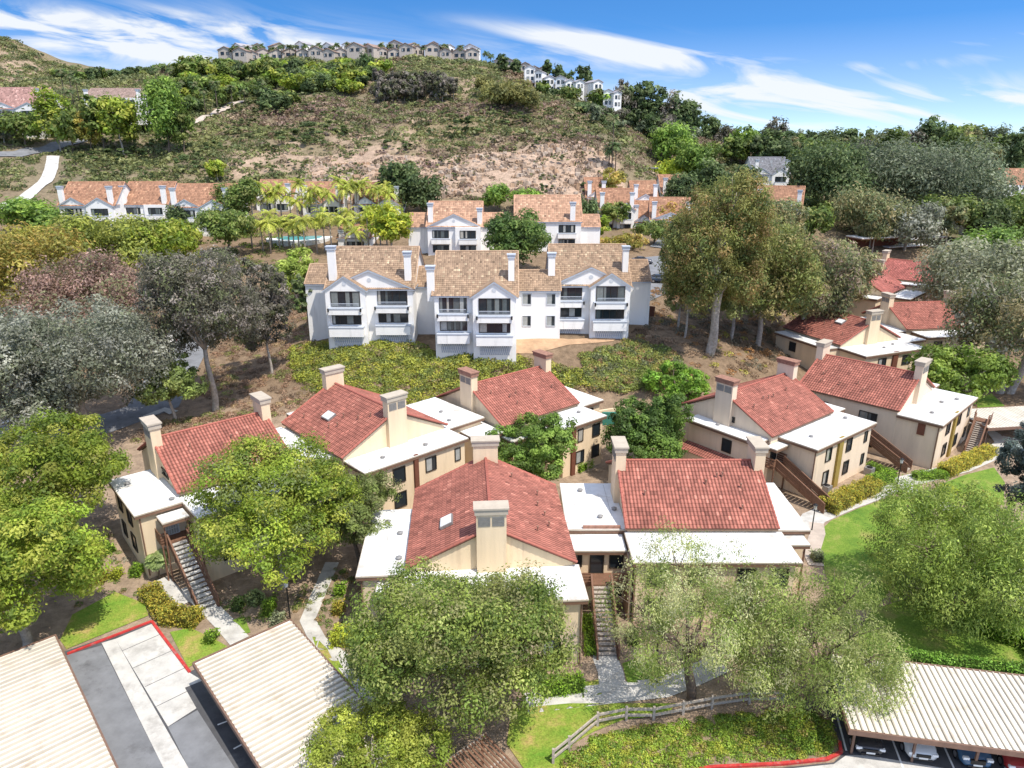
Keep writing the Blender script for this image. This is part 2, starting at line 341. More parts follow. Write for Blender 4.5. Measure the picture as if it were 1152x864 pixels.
def gable(parent, x0, x1, y0, y1, ze, zr, base, ext=.3, seed=0, pw=.31, pc=.42, seg=4, rake=M['tile'], rcol=(.40, .135, .10), th=.14, ridge_caps=True, yr=None, **kw):
    """gable roof, ridge along x"""
    ym = (y0 + y1) / 2 if yr is None else yr; Lr = x1 - x0 + 2 * ext; rise = zr - ze
    for sgn, yy in ((-1, y0), (1, y1)):
        run = abs(yy - ym) + .3; hyp = math.hypot(abs(yy - ym), rise); ux, uz = abs(yy - ym) / hyp, -rise / hyp; S = run / ux
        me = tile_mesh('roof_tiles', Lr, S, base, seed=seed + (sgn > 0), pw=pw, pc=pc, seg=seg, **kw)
        if sgn < 0: place_slope(me, parent, (x1 + ext, ym, zr + .08), (-1, 0, 0), (0, -ux, uz))
        else: place_slope(me, parent, (x0 - ext, ym, zr + .08), (1, 0, 0), (0, ux, uz))
    # solid roof deck and the rake tiles along the verges
    d = MB(); sl0 = rise / abs(ym - y0); sl1 = rise / abs(y1 - ym)
    d.prism([(y0 - .28, ze - .28 * sl0 - .10), (y0 - .28, ze - .28 * sl0 + .06), (ym, zr + .05), (y1 + .28, ze - .28 * sl1 + .06), (y1 + .28, ze - .28 * sl1 - .10), (ym, zr - .12)], 0, x0 - ext + .03, x1 + ext - .03)
    d.build('roof_deck', M['fascia'] if rake is M['tile'] else rake, parent)
    v = MB(); v.col = rcol
    for xx in (x0 - ext, x1 + ext):
        for yy, sl in ((y0 - .3, sl0), (y1 + .3, sl1)): 
            a = Vector((xx, yy, ze - .3 * sl + .12)); b_ = Vector((xx, ym, zr + .14)); n = 14
            for i in range(n):
                p = a.lerp(b_, i / n); q = a.lerp(b_, (i + 1.06) / n); v.tube(p, q, .13, .10, 6)
    if ridge_caps:
        n = int(Lr / .42)
        for i in range(n):
            v.tube((x0 - ext + i * Lr / n, ym, zr + .12), (x0 - ext + (i + 1.08) * Lr / n, ym, zr + .12), .15, .12, 6)
    v.build('ridge_tiles', M['tile'], parent)
WC = {}
def window(parent, x, y, z, ang, w=1.2, h=1.3, style='dark', seed=0, name='window'):
    """window centred at (x,y,z) on a wall whose outward normal has local heading ang (deg)"""
    k = (round(w, 2), round(h, 2), style, seed % 3, name)
    if k not in WC:
        f = MB(); t = .09; D = .10
        f.box(-w / 2 - t, -D, -h / 2 - t, w / 2 + t, .0, -h / 2); f.box(-w / 2 - t, -D, h / 2, w / 2 + t, .0, h / 2 + t)
        f.box(-w / 2 - t, -D, -h / 2, -w / 2, .0, h / 2); f.box(w / 2, -D, -h / 2, w / 2 + t, .0, h / 2)
        nm = max(1, round(w / .95))
        for i in range(1, nm): f.box(-w / 2 + i * w / nm - .03, -D + .01, -h / 2, -w / 2 + i * w / nm + .03, .0, h / 2)
        if style == 'grid':
            for i in range(1, 5): f.box(-w / 2 + i * w / 5 - .02, -D + .015, -h / 2, -w / 2 + i * w / 5 + .02, 0, h / 2)
            for i in range(1, 4): f.box(-w / 2, -D + .02, -h / 2 + i * h / 4 - .02, w / 2, 0, -h / 2 + i * h / 4 + .02)
        fm = f.mesh(name, M['whiteframe'] if style in ('white', 'grid') else M['frame'])
        g = MB(); rr = random.Random(seed * 31 + int(w * 10)); 
        for i in range(nm):
            a = -w / 2 + i * w / nm; b_ = a + w / nm
            dk = (.022, .03, .036); cur = rr.choice([(.38, .39, .37), (.20, .22, .21), (.10, .12, .12), (.42, .40, .35)])
            cut = rr.choice([0, .35, .6, 1, 0]) 
            if style == 'door': cut = 0
            m_ = a + (b_ - a) * cut
            if cut > 0: g.col = cur; g.add([(a, -.03, -h / 2), (m_, -.03, -h / 2), (m_, -.03, h / 2), (a, -.03, h / 2)], [(0, 1, 2, 3)])
            if cut < 1: g.col = dk; g.add([(m_, -.03, -h / 2), (b_, -.03, -h / 2), (b_, -.03, h / 2), (m_, -.03, h / 2)], [(0, 1, 2, 3)])
        WC[k] = (fm, g.mesh('pane', M['glass']))
    fm, gm = WC[k]; o = put(name, fm, parent, (x, y, z), R(ang + 90)); put('pane', gm, o); return o
def chimney(parent, x0, y0, x1, y1, z0, z1, m, capm, louvre=None):
    c = MB(); c.box(x0, y0, z0, x1, y1, z1 - .45); o = c.build('chimney', m, parent)
    k = MB(); k.box(x0 - .12, y0 - .12, z1 - .55, x1 + .12, y1 + .12, z1 - .12); k.box(x0 - .2, y0 - .2, z1 - .12, x1 + .2, y1 + .2, z1 + .02)
    k.build('cap', capm, o)
    for (ax, s_) in (louvre or []):
        l = MB()
        for j in (-.52, .52):
            if ax == 0:
                X = x0 if s_ < 0 else x1; ym = (y0 + y1) / 2 + j
                for i in range(7): l.box(min(X, X + s_ * .05), ym - .45, z1 - 1.5 + i * .11, max(X, X + s_ * .05), ym + .45, z1 - 1.44 + i * .11)
            else:
                Y = y0 if s_ < 0 else y1; xm = (x0 + x1) / 2 + j
                for i in range(7): l.box(xm - .45, min(Y, Y + s_ * .05), z1 - 1.5 + i * .11, xm + .45, max(Y, Y + s_ * .05), z1 - 1.44 + i * .11)
        l.build('louvre', M['metal'], o)
def flat_block(parent, idx, x0, x1, y0, y1, z=5.8, wall=None, zb=-3, over=(.35, .35, .35, .35), wm=None):
    """storey block with a white coated flat roof; over = overhang at x0,x1,y0,y1"""
    z += idx * .012
    if wall is not False:
        wall.box(x0, y0, zb, x1, y1, z - .42)
    a, b_, c, d = x0 - over[0], x1 + over[1], y0 - over[2], y1 + over[3]
    f = MB(); f.box(a, c, z - .42, b_, d, z - .14); o = f.build('fascia', M['fascia'], parent)
    e = MB(); e.box(a - .03, c - .03, z - .14, b_ + .03, d + .03, z - .03); e.build('roof_edge', M['edge'], parent)
    t = MB(); t.box(a + .03, c + .03, z - .03, b_ - .03, d - .03, z); o = t.build('flat_roof', M['flat'], parent)
    q = MB(); rr = random.Random(int(abs(a * 31 + c * 17 + b_ * 7))); al = (b_ - a) > (d - c); Ls = (d - c) if al else (b_ - a); k = 1
    while k * 1.05 < Ls - .3:
        t0 = (c if al else a) + k * 1.05 + rr.uniform(-.1, .1); p0 = (a if al else c) + rr.uniform(.1, .8); p1 = (b_ if al else d) - rr.uniform(.1, .8)
        if rr.random() < .75:
            if al: q.box(p0, t0, z, p1, t0 + .035, z + .008)
            else: q.box(t0, p0, z, t0 + .035, p1, z + .008)
        k += 1
    if q.v: q.build('seams', M['seam'], o)
def roof_vents(parent, pts, slope):
    for x, y, z in pts:
        v = MB(); v.tube((x, y, z - .1), (x, y, z + .55), .06); v.tube((x, y, z + .5), (x, y, z + .6), .1)
        v.build('vent_pipe', M['rust'], parent)
def stair(parent, x, y, dx, dy, zt=2.9, zb=0, run=6.2, w=1.45, n=16, canopy=True, landing=1.8, solid=True, lw=None):
    """straight outside stair; (x,y) = top middle, (dx,dy) unit heading downstairs"""
    d = Vector((dx, dy, 0)); s = Vector((-dy, dx, 0)); top = Vector((x, y, zt)); rise = (zt - zb) / n; tr = run / n
    st = MB()
    for i in range(n):
        p = top + d * (tr * (i + .5)) + Vector((0, 0, -rise * (i + 1))); a = p - s * (w / 2 - .08); b_ = p + s * (w / 2 - .08); st.bar(a, b_, tr * .92, .09)
    root = MB()
    for k in (-1, 1):
        a = top + s * k * w / 2 + Vector((0, 0, -.1)); b_ = top + d * run + s * k * w / 2 + Vector((0, 0, zb - zt - .05)); root.bar(a, b_, .09, .32)
    o = root.build('staircase', M['wood'], parent)
    st.build('steps', M['woodlight'] if solid else M['conc'], o)
    for k in (-1, 1):
        r = MB(); a = top + s * k * (w / 2 + .06); b_ = top + d * run + s * k * (w / 2 + .06) + Vector((0, 0, zb - zt))
        r.bar(a + Vector((0, 0, .98)), b_ + Vector((0, 0, .98)), .14, .08)
        for hh in ((.25, .5, .75) if solid else (.5,)): r.bar(a + Vector((0, 0, hh)), b_ + Vector((0, 0, hh)), .04, .2)
        for t in (0, .25, .5, .75, 1):
            p = a.lerp(b_, t); r.bar(p + Vector((0, 0, -.25)), p + Vector((0, 0, 1.0)), .1, .1)
        r.build('railing', M['wood'], o)
    lw = lw or w + 1.2
    ld = MB(); a = top - d * landing; ld.bar(a + Vector((0, 0, -.08)), top + Vector((0, 0, -.08)), lw, .16)
    for k in (-1, 1): 
        p = top + s * k * (lw / 2 - .08); ld.bar((p.x, p.y, zb - .5), (p.x, p.y, zt - .15), .12, .12)
    l = ld.build('landing', M['wood'], parent)
    for k in (-1, 1):
        rr = MB(); e0 = top + s * k * (w / 2 + .1); e1 = top + s * k * lw / 2; e2 = e1 - d * landing
        for hh in (.2, .45, .7, .98): 
            rr.bar(e0 + Vector((0, 0, hh)), e1 + Vector((0, 0, hh)), .05, .17); rr.bar(e1 + Vector((0, 0, hh)), e2 + Vector((0, 0, hh)), .05, .17)
        rr.build('railing', M['wood'], l)
    return o
def skylight(parent, p, ux, down):
    X = Vector(ux); Y = Vector(down); Z = X.cross(Y); 
    if Z.z < 0: X = -X; Z = -Z
    f = MB(); f.box(-.75, -.55, 0, .75, .55, .22); g = MB(); g.box(-.66, -.46, .22, .66, .46, .27)
    o = f.build('skylight', M['metal'], parent); o.matrix_local = Matrix.Translation(Vector(p)) @ Matrix((X, Y, Z)).transposed().to_4x4()
    g.build('pane', M['flat'], o)
def roof_things(parent, pts, z=5.8):
    for x, y in pts:
        v = MB(); v.tube((x, y, z), (x, y, z + .16), .22, .2, 8); v.tube((x, y, z + .16), (x, y, z + .24), .27, .1, 8); v.build('roof_vent', M['metal'], parent)
def canopy_posts(parent, pts, z1=4.9):
    for x, y in pts:
        v = MB(); v.box(x - .06, y - .06, -1, x + .06, y + .06, z1); v.build('canopy_post', M['wood'], parent)
def downspout(parent, x, y, z1=5.4, z0=-.3):
    v = MB(); v.box(x - .05, y - .05, z0, x + .05, y + .05, z1); v.build('downspout', M['fascia'], parent)

def condo(name, key, label, cx, cy, th, zg, flats, L=12.3, W=6.25, ridge=9.4, chim=(-1, 1), seed=1, wallm='stucco', red=RED, louvre=True, detail=True):
    t = thing(name, (cx, cy, zg), R(th), label, 'house', 'red tiled tan condominium houses')
    wl = MB(); hx = L / 2
    wl.box(-hx, -W, -3, hx, W, 6.1)
    wl.prism([(-W, 6.1), (0, ridge - .16), (W, 6.1)], 0, -hx, hx)
    for i, fl in enumerate(flats):
        x0, x1, y0, y1 = fl[:4]; ov = fl[4] if len(fl) > 4 else (.35,) * 4; z = fl[5] if len(fl) > 5 else 5.8
        flat_block(t, i, x0, x1, y0, y1, z, False if z < 5.22 and x1 - x0 < 3 else wl, over=ov)
    wl.build('wall', M[wallm], t)
    gable(t, -hx, hx, -W, W, 6.3, ridge, red, seed=seed, spread=.13, blotch=.09, pale=.03, ext=.22)
    for s_ in chim:
        xa, xb = (-hx - .5, -hx + .4) if s_ < 0 else (hx - .4, hx + .5)
        chimney(t, xa, -1.12, xb, 1.12, 2, ridge + 1.9, M[wallm], M['rust'] if seed in (3, 6) else M['edge'], [(0, s_)] if louvre else None)
    slope = (ridge - 6.3) / W
    rr = random.Random(seed)
    pts = []
    for _ in range(6):
        x = rr.uniform(-hx + 1.5, hx - 1.5); y = rr.uniform(-W + 1, -1.5); pts.append((x, y, ridge + y * slope))
    roof_vents(t, pts, slope)
    return t
def slope_z(y, ridge=9.4, W=6.25): return ridge - abs(y) * (ridge - 6.3) / W

# ---- A: left house
tA = condo('condo_house', 'A', 'leftmost red tiled tan house, stair and white canopy on its shaded corner', -29.75, 65.15, 41, 1.0,
           [(-9.05, -5.2, -7.0, 1.4, (.3, 0, .3, .3)), (-5.2, 5.2, -10.9, -6.25, (.25, .35, .35, 0)), (5.2, 8.3, -7.5, 3.5, (0, .3, .3, .3)), (-7.65, -5.55, -8.9, -7.35, (.05, .05, .2, 0), 5.2)], L=10.4, W=6.1, seed=1)
for z in (1.6, 4.2):
    window(tA, -9.05, -3.8, z, 180, 1.3, 1.4, seed=1); window(tA, -9.05, -.6, z, 180, 1.1, 1.3, seed=2)
    for x in (-3, 0.5, 3.5): window(tA, x, -10.9, z, -90, 1.3, 1.4, seed=3)
window(tA, -5.2, -1.8, 6.6, 180, 2.2, .5, seed=4)
stair(tA, -6.55, -8.4, 0, -1, 2.9, -.8, run=6.4, w=1.5, solid=False)
window(tA, -6.55, -7.02, 3.95, -90, 1.0, 2.0, 'grid', name='door')
downspout(tA, -8.95, -7.1); downspout(tA, -5.35, -10.9)
roof_things(tA, [(-8.2, -.5), (-6, -6.3), (-4, -9.8), (2, -8), (6.5, -2)])
canopy_posts(tA, [(-7.55, -8.8), (-5.65, -8.8)])
# ---- B
tB = condo('condo_house', 'B', 'red tiled tan house with pale skylight, between the left house and the rear centre house', -16.2, 72.5, -47, 1.4,
           [(6.15, 9.7, -5.9, 6.2, (0, .3, .3, .3)), (-5.6, 4.4, -8.4, -6.25, (.3, .3, .3, 0)), (-2.4, 6.3, 6.25, 11.4, (.3, .3, 0, .3)), (-9.6, -6.15, -4, 4, (.3, 0, .3, .3))], seed=2)
for z in (1.5, 4.2):
    window(tB, 9.7, -2.2, z, 0, 1.3, 1.5, seed=1); window(tB, 9.7, 1.7, z, 0, 1.2, 1.4, seed=2); window(tB, 9.7, 5.2, z, 0, .6, 1.3, seed=0)
    for x in (-3, 1.5): window(tB, x, -8.4, z, -90, 1.3, 1.4, seed=2)
p = MB(); p.box(9.7, -.45, -1, 9.95, .05, 5.85); p.build('pilaster', M['brownpanel'], tB)
skylight(tB, (-1.0, -3.6, slope_z(3.6) + .14), (1, 0, 0), Vector((0, -6.25, -3.1)).normalized())
roof_things(tB, [(8.2, -3), (8.5, 2), (2, 9), (4.8, 8)])
downspout(tB, 9.75, -5.8)
# ---- C
tC = condo('condo_house', 'C', 'red tiled tan house at the back centre below the shrub bank', -0.6, 82.7, 40, .5,
           [(-.3, 6.1, -10.4, -6.25, (.35, .35, .35, 0)), (6.15, 9.8, -6.4, 5, (0, .35, .35, .35)), (-9.6, -6.15, -6.6, 3, (.3, 0, .3, .3)), (-6.1, -.4, -8.4, -6.25, (.3, .0, .3, 0), 5.2)], L=11.6, seed=3)
for z in (1.5, 4.2):
    window(tC, 2.4, -10.4, z, -90, .7 if z > 3 else 1.2, 1.4, seed=1); window(tC, 5.0, -10.4, z, -90, 1.1, 1.4, seed=2)
    window(tC, -7.8, -6.6, z, -90, 1.1, 1.4, seed=1); window(tC, 8, -6.4, z, -90, 1.1, 1.4, seed=1)
p = MB(); p.box(.9, -10.65, -1, 1.5, -10.4, 5.85); p.build('pilaster', M['brownpanel'], tC)
roof_things(tC, [(4.5, -8), (8, -3), (8.5, 2.5)])
# ---- D
tD = condo('condo_house', 'D', 'nearest red tiled house, its louvred chimney and gable facing the viewer', -2.0, 53.4, 94, 0,
           [(-6.3, 3.4, 6.25, 9.9, (.3, .3, 0, .35)), (-10.3, -6.15, -6.4, 6.3, (.35, 0, .35, .3)), (-7.6, -6.32, 6.65, 8.6, (.25, 0, 0, .1), 5.1)], L=12.6, seed=4)
for z in (1.5, 4.2):
    for y in (-4.2, -1.2, 2.2, 4.6): window(tD, -10.3, y, z, 180, 1.2, 1.4, seed=1)
    for x in (-4, 0): window(tD, x, 9.9, z, 90, 1.2, 1.4, seed=2)
window(tD, -6.3, 7.6, 3.4, 180, 1.1, 2.1, seed=0, name='door')
skylight(tD, (-2.6, 3.4, slope_z(3.4) + .14), (1, 0, 0), Vector((0, 6.25, -3.1)).normalized())
downspout(tD, -10.4, -6.3); downspout(tD, -6.4, 9.9); downspout(tD, -10.4, 6.2)
roof_things(tD, [(1.4, 8.6), (-.6, 7.4), (-4.4, 7.2)])
canopy_posts(tD, [(-7.5, 8.5), (-7.5, 6.8)], 4.8)
# ---- E with the connecting stair hall
tE = condo('condo_house', 'E', 'wide red tiled house in front right of centre, white roof hidden by the feathery tree', 15.9, 58.9, 0, 0,
           [(-6.1, 6.4, -10.5, -6.25, (.35, .35, .4, 0)), (6.15, 9.0, -5.7, 2.6, (0, .3, .3, .3)), (-11.3, -6.15, -5.6, 2.6, (.0, .0, .2, .3), 5.74), (-11.0, -6.55, -7.9, -5.75, (.1, 0, .45, 0), 5.25), (6.45, 8.6, -7.2, -5.75, (0, .2, .2, 0), 5.2)], seed=5)
for z in (1.5, 4.2):
    for x in (-4.5, -1.2, 2.6, 5.2): window(tE, x, -10.5, z, -90, 1.3, 1.4, seed=2)
    for y in (-3, 0.5): window(tE, 9.0, y, z, 0, 1.2, 1.4, seed=1)
    window(tE, -7.3, -7.9, z - .1, -90, 1.0, 1.3, seed=2); 
window(tE, -10.6, -7.9, 4.2, -90, .8, 1.2, seed=1)
window(tE, -8.9, -7.9, 3.95, -90, 1.0, 2.0, 'door', name='door')
stair(tE, -8.7, -9.6, 0, -1, 2.9, 0, run=5.4, w=1.5, landing=1.7, lw=4.7)
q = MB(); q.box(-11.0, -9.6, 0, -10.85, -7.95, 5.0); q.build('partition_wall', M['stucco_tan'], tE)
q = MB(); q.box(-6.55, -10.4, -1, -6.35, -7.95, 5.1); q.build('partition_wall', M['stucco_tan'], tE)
rb = MB(); rb.box(-9.9, -5.72, 5.76, -6.7, -5.5, 6.0); rb.build('roof_curb', M['rust'], tE)
roof_things(tE, [(-6.8, -2.4), (-8.2, -3.8), (7.2, -2.4), (-9.5, 1.2)])
downspout(tE, -6.2, -10.55)
canopy_posts(tE, [(8.5, -7.1), (6.6, -7.1)])
# ---- F
tF = condo('condo_house', 'F', 'red tiled house with louvred chimney and wooden stair beside the yellow hedge', 29.5, 80.9, 38, .1,
           [(-8.0, -6.15, -5.7, 3.4, (.4, 0, .3, .3)), (-4.4, 7.8, -10.6, -6.25, (.35, .35, .35, 0)), (6.15, 9.6, -6.2, 4.5, (0, .3, 0, .3), 5.74), (-6.8, -4.65, -7.3, -6.27, (.15, 0, .25, 0), 5.2)], seed=6, wallm='stucco_pink')
for z in (1.5, 4.3):
    window(tF, -1.6, -10.6, z, -90, 1.0, 1.45, seed=1); window(tF, 2.8, -10.6, z, -90, 1.0, 1.45, seed=2); window(tF, 6.6, -10.6, z, -90, .5, 1.2, seed=0)
window(tF, -8.0, -2.0, 4.1, 180, 1.1, 1.4, seed=2); window(tF, -6.15, -.2, 6.6, 180, 2.4, .5, seed=4)
window(tF, -5.4, -6.27 - .0, 3.95, -90, .9, 2.0, 'door', name='door')
p = MB(); p.box(.2, -10.85, -1, 1.1, -10.6, 5.85); p.build('pilaster', M['olive'], tF)
stair(tF, -5.7, -7.4, 0, -1, 2.9, 0, run=6.0, w=1.4, landing=1.1, lw=2.4)
stair(tF, 10.6, -8.6, .1, -.995, 2.9, 0, run=5.6, w=1.4, landing=2.2, lw=2.2)
lt = tile_mesh('roof_tiles', 8.5, 1.7, RED, seed=11); place_slope(lt, tF, (-8.05, -4.6, 3.0), (0, 1, 0), (-.93, 0, -.36))
wl = MB(); wl.box(-9.5, -4.5, -2, -9.35, 3.9, 2.3); wl.build('patio_wall', M['stucco_pink'], tF)
roof_things(tF, [(6.5, -8), (-2, -8.6), (8, -2), (-7.2, 0)])
downspout(tF, -4.5, -10.65); downspout(tF, -8.1, -5.7)
# ---- G
tG = condo('condo_house', 'G', 'red tiled house behind the first yellow hedge, bright white gable end and flat roof', 46.9, 89.2, -46, 0,
           [(6.15, 10.9, -6.2, 7.2, (0, .35, .3, .35)), (-2, 6, 6.25, 9.5, (.3, .1, 0, .3))], seed=7, wallm='stucco_pink')
for z in (1.5, 4.3):
    window(tG, 10.9, -2.7, z, 0, 1.3, 1.4, seed=1); window(tG, 10.9, 1.7, z, 0, 1.1, 1.4, seed=2); window(tG, 10.9, 5.6, z, 0, .6, 1.2, seed=0)
    window(tG, 2.9, -6.25, z, -90, 2.0, 1.5, seed=2); window(tG, -3, -6.25, z, -90, 1.6, 1.4, seed=1)
p = MB(); p.box(10.9, -.9, -1, 11.15, 0, 5.85); p.build('pilaster', M['olive'], tG)
p = MB(); p.box(8.6, -6.35, 3.9, 9.4, -6.2, 5.3); p.build('pilaster', M['brownpanel'], tG)
stair(tG, 12.3, 7.0, .1, -.995, 2.9, 0, run=5.0, w=1.3, landing=1.5, lw=1.8)
roof_things(tG, [(9, -3), (8.6, 2), (9.6, 4.6)])
downspout(tG, 10.8, -6.25)
# ---- H
tH = condo('condo_house', 'H', 'red tiled house with skylight right behind the pair with wooden stairs', 55.8, 117.3, -68, .3,
           [(6.15, 11.2, -6.2, 6.2, (0, .35, .3, .35)), (-5.5, 6, -8.6, -6.25, (.3, .1, .3, 0)), (-1, 7.5, 6.25, 10.5, (.3, .3, 0, .3))], seed=8)
for z in (1.5, 4.2):
    window(tH, 11.2, -2.6, z, 0, 1.5, 1.4, seed=1); window(tH, 11.2, 2.6, z, 0, 1.6, 1.4, seed=2)
    window(tH, -1.5, -8.6, z, -90, 1.3, 1.4, seed=1)
p = MB(); p.box(11.2, -.5, -1, 11.45, .5, 5.85); p.build('pilaster', M['brownpanel'], tH)
skylight(tH, (1.6, -2.0, slope_z(2.0) + .14), (1, 0, 0), Vector((0, -6.25, -3.1)).normalized())
roof_things(tH, [(9, 0), (8, 3)])
# ---- J, I and the ones beyond
tJ = condo('condo_house', 'J', 'red tiled tan house whose right half is hidden under the silvery tree', 74.0, 127.3, 8, .1,
           [(-9.5, -6.15, -5.8, 5, (.3, 0, .3, .3)), (-5, 6, -10.2, -6.25, (.3, .3, .3, 0))], seed=9)
for z in (1.5, 4.2):
    for x in (-3, 2): window(tJ, x, -10.2, z, -90, 1.3, 1.4, seed=1)
    window(tJ, -9.5, -1, z, 180, 1.3, 1.4, seed=2)
tI = condo('condo_house', 'I', 'red tiled house stepping up the hill above the shaded grey wing', 74.9, 149.6, 46, 2.0,
           [(-9.5, -6.15, -5.5, 5, (.3, 0, .3, .3)), (-5, 6.1, -10.2, -6.25, (.3, .3, .3, 0)), (6.15, 9.6, -6, 4, (0, .3, .3, .3))], seed=10, red=(.40, .135, .11))
for z in (1.5, 4.2):
    for x in (-3, 0, 3): window(tI, x, -10.2, z, -90, 1.0, 1.4, seed=1)
    window(tI, -9.5, 0, z, 180, 1.3, 1.4, seed=2)
skylight(tI, (2.6, -1.4, slope_z(1.4) + .14), (1, 0, 0), Vector((0, -6.25, -3.1)).normalized())
roof_things(tI, [(-8, 0), (-7.6, 3)])
X, Y, Z = at_z(1036, 296, 12.5)
tK = condo('condo_house', 'K', 'farthest red tiled house with a bright white gable wall', X, Y + 2, -42, Z - 9.4, [(6.15, 10, -6, 6, (0, .3, .3, .3)), (-5, 5, -9, -6.25, (.3, .3, .3, 0))], seed=11, red=(.41, .135, .11))
for z in (1.5, 4.2):
    for y in (-3, 2): window(tK, 10, y, z, 0, 1.3, 1.4, seed=1)

# ------------------------------------------------------------------ white three-storey condominium
def balcony_bay(t, x0, x1, yf, zb, tall=True, seed=0):
    """windows, railing, balcony boxes and lattice of one bay; wall face at y = yf"""
    m_ = (x0 + x1) / 2; w = (x1 - x0) * .70
    window(t, m_, yf, zb + 7.25, -90, w, 2.1, 'dark', seed=seed)
    window(t, m_, yf, zb + 4.15, -90, w, 1.25, 'dark', seed=seed + 1)
    b = MB(); b.box(m_ - w / 2 - .35, yf - 1.1, zb + 5.1, m_ + w / 2 + .35, yf, zb + 5.95); o = b.build('balcony', M['white'], t)
    e = MB(); e.box(m_ - w / 2 - .42, yf - 1.17, zb + 5.95, m_ + w / 2 + .42, yf - .0, zb + 6.07); e.build('coping', M['whitetrim'], o)
    r = MB(); r.bar((m_ - w / 2, yf - .95, zb + 6.75), (m_ + w / 2, yf - .95, zb + 6.75), .07, .07)
    k = int(w / .16)
    for i in range(k + 1): r.bar((m_ - w / 2 + i * w / k, yf - .95, zb + 6.05), (m_ - w / 2 + i * w / k, yf - .95, zb + 6.75), .03, .03)
    r.build('railing', M['whitetrim'], o)
    b = MB(); b.box(m_ - w / 2 - .45, yf - 1.0, zb + 1.75, m_ + w / 2 + .45, yf, zb + 3.1); o = b.build('balcony', M['white'], t)
    e = MB(); e.box(m_ - w / 2 - .52, yf - 1.07, zb + 3.1, m_ + w / 2 + .52, yf, zb + 3.22); e.build('coping', M['whitetrim'], o)
    b = MB(); z0 = zb + .2; z1 = zb + 1.5; x = m_ - w / 2; b.box(m_ - w / 2, yf - .04, z0, m_ + w / 2, yf, z1); o = b.build('crawlspace_panel', M['whitetrim'], t)
    l = MB(); n = int(w / .3)
    for i in range(n):
        a = m_ - w / 2 + i * w / n; l.bar((a, yf - .07, z0), (a + w / n, yf - .07, z1), .03, .05); l.bar((a + w / n, yf - .07, z0), (a, yf - .07, z1), .03, .05)
    l.build('lattice', M['white'], o)
    for xx in (m_ - w / 2 - .3, m_ + w / 2 + .3):
        b = MB(); b.box(xx - .1, yf - 1.35, zb + 5.6, xx + .1, yf - 1.1, zb + 6.1); b.build('wall_lamp', M['black'], t)
def front_gable(t, x0, x1, yf, depth, ze, zr, base, seed, over=.25):
    """small gable facing -y whose roof runs back into the main roof"""
    g = thing('front_gable', (0, 0, 0), 0, None, None)
    g.parent = t
    m_ = (x0 + x1) / 2
    w = MB(); w.prism([(x0, ze - .05), (m_, zr - .12), (x1, ze - .05)], 1, yf, yf + depth); w.build('gable_wall', M['white'], g)
    hyp = math.hypot(m_ - x0, zr - ze); ux, uz = (m_ - x0) / hyp, -(zr - ze) / hyp; S = (m_ - x0 + .3) / ux
    me = tile_mesh('roof_tiles', depth + over, S, base, seed=seed, seg=2); place_slope(me, g, (m_, yf + depth, zr + .06), (0, -1, 0), (ux, 0, uz))
    me = tile_mesh('roof_tiles', depth + over, S, base, seed=seed + 1, seg=2); place_slope(me, g, (m_, yf - over, zr + .06), (0, 1, 0), (-ux, 0, uz))
    d = MB(); sl = (zr - ze) / (m_ - x0)
    d.prism([(x0 - .3, ze - .3 * sl - .16), (x0 - .3, ze - .3 * sl + .03), (m_, zr + .04), (x1 + .3, ze - .3 * sl + .03), (x1 + .3, ze - .3 * sl - .16), (m_, zr - .18)], 1, yf - over + .02, yf + depth - .02)
    d.build('bargeboard', M['whitetrim'], g)
    v = MB(); v.tube((m_, yf - .04, (ze + zr) / 2 - .1), (m_, yf + .02, (ze + zr) / 2 - .1), .32, .32, 12); v.build('round_vent', M['whiteframe'], g)
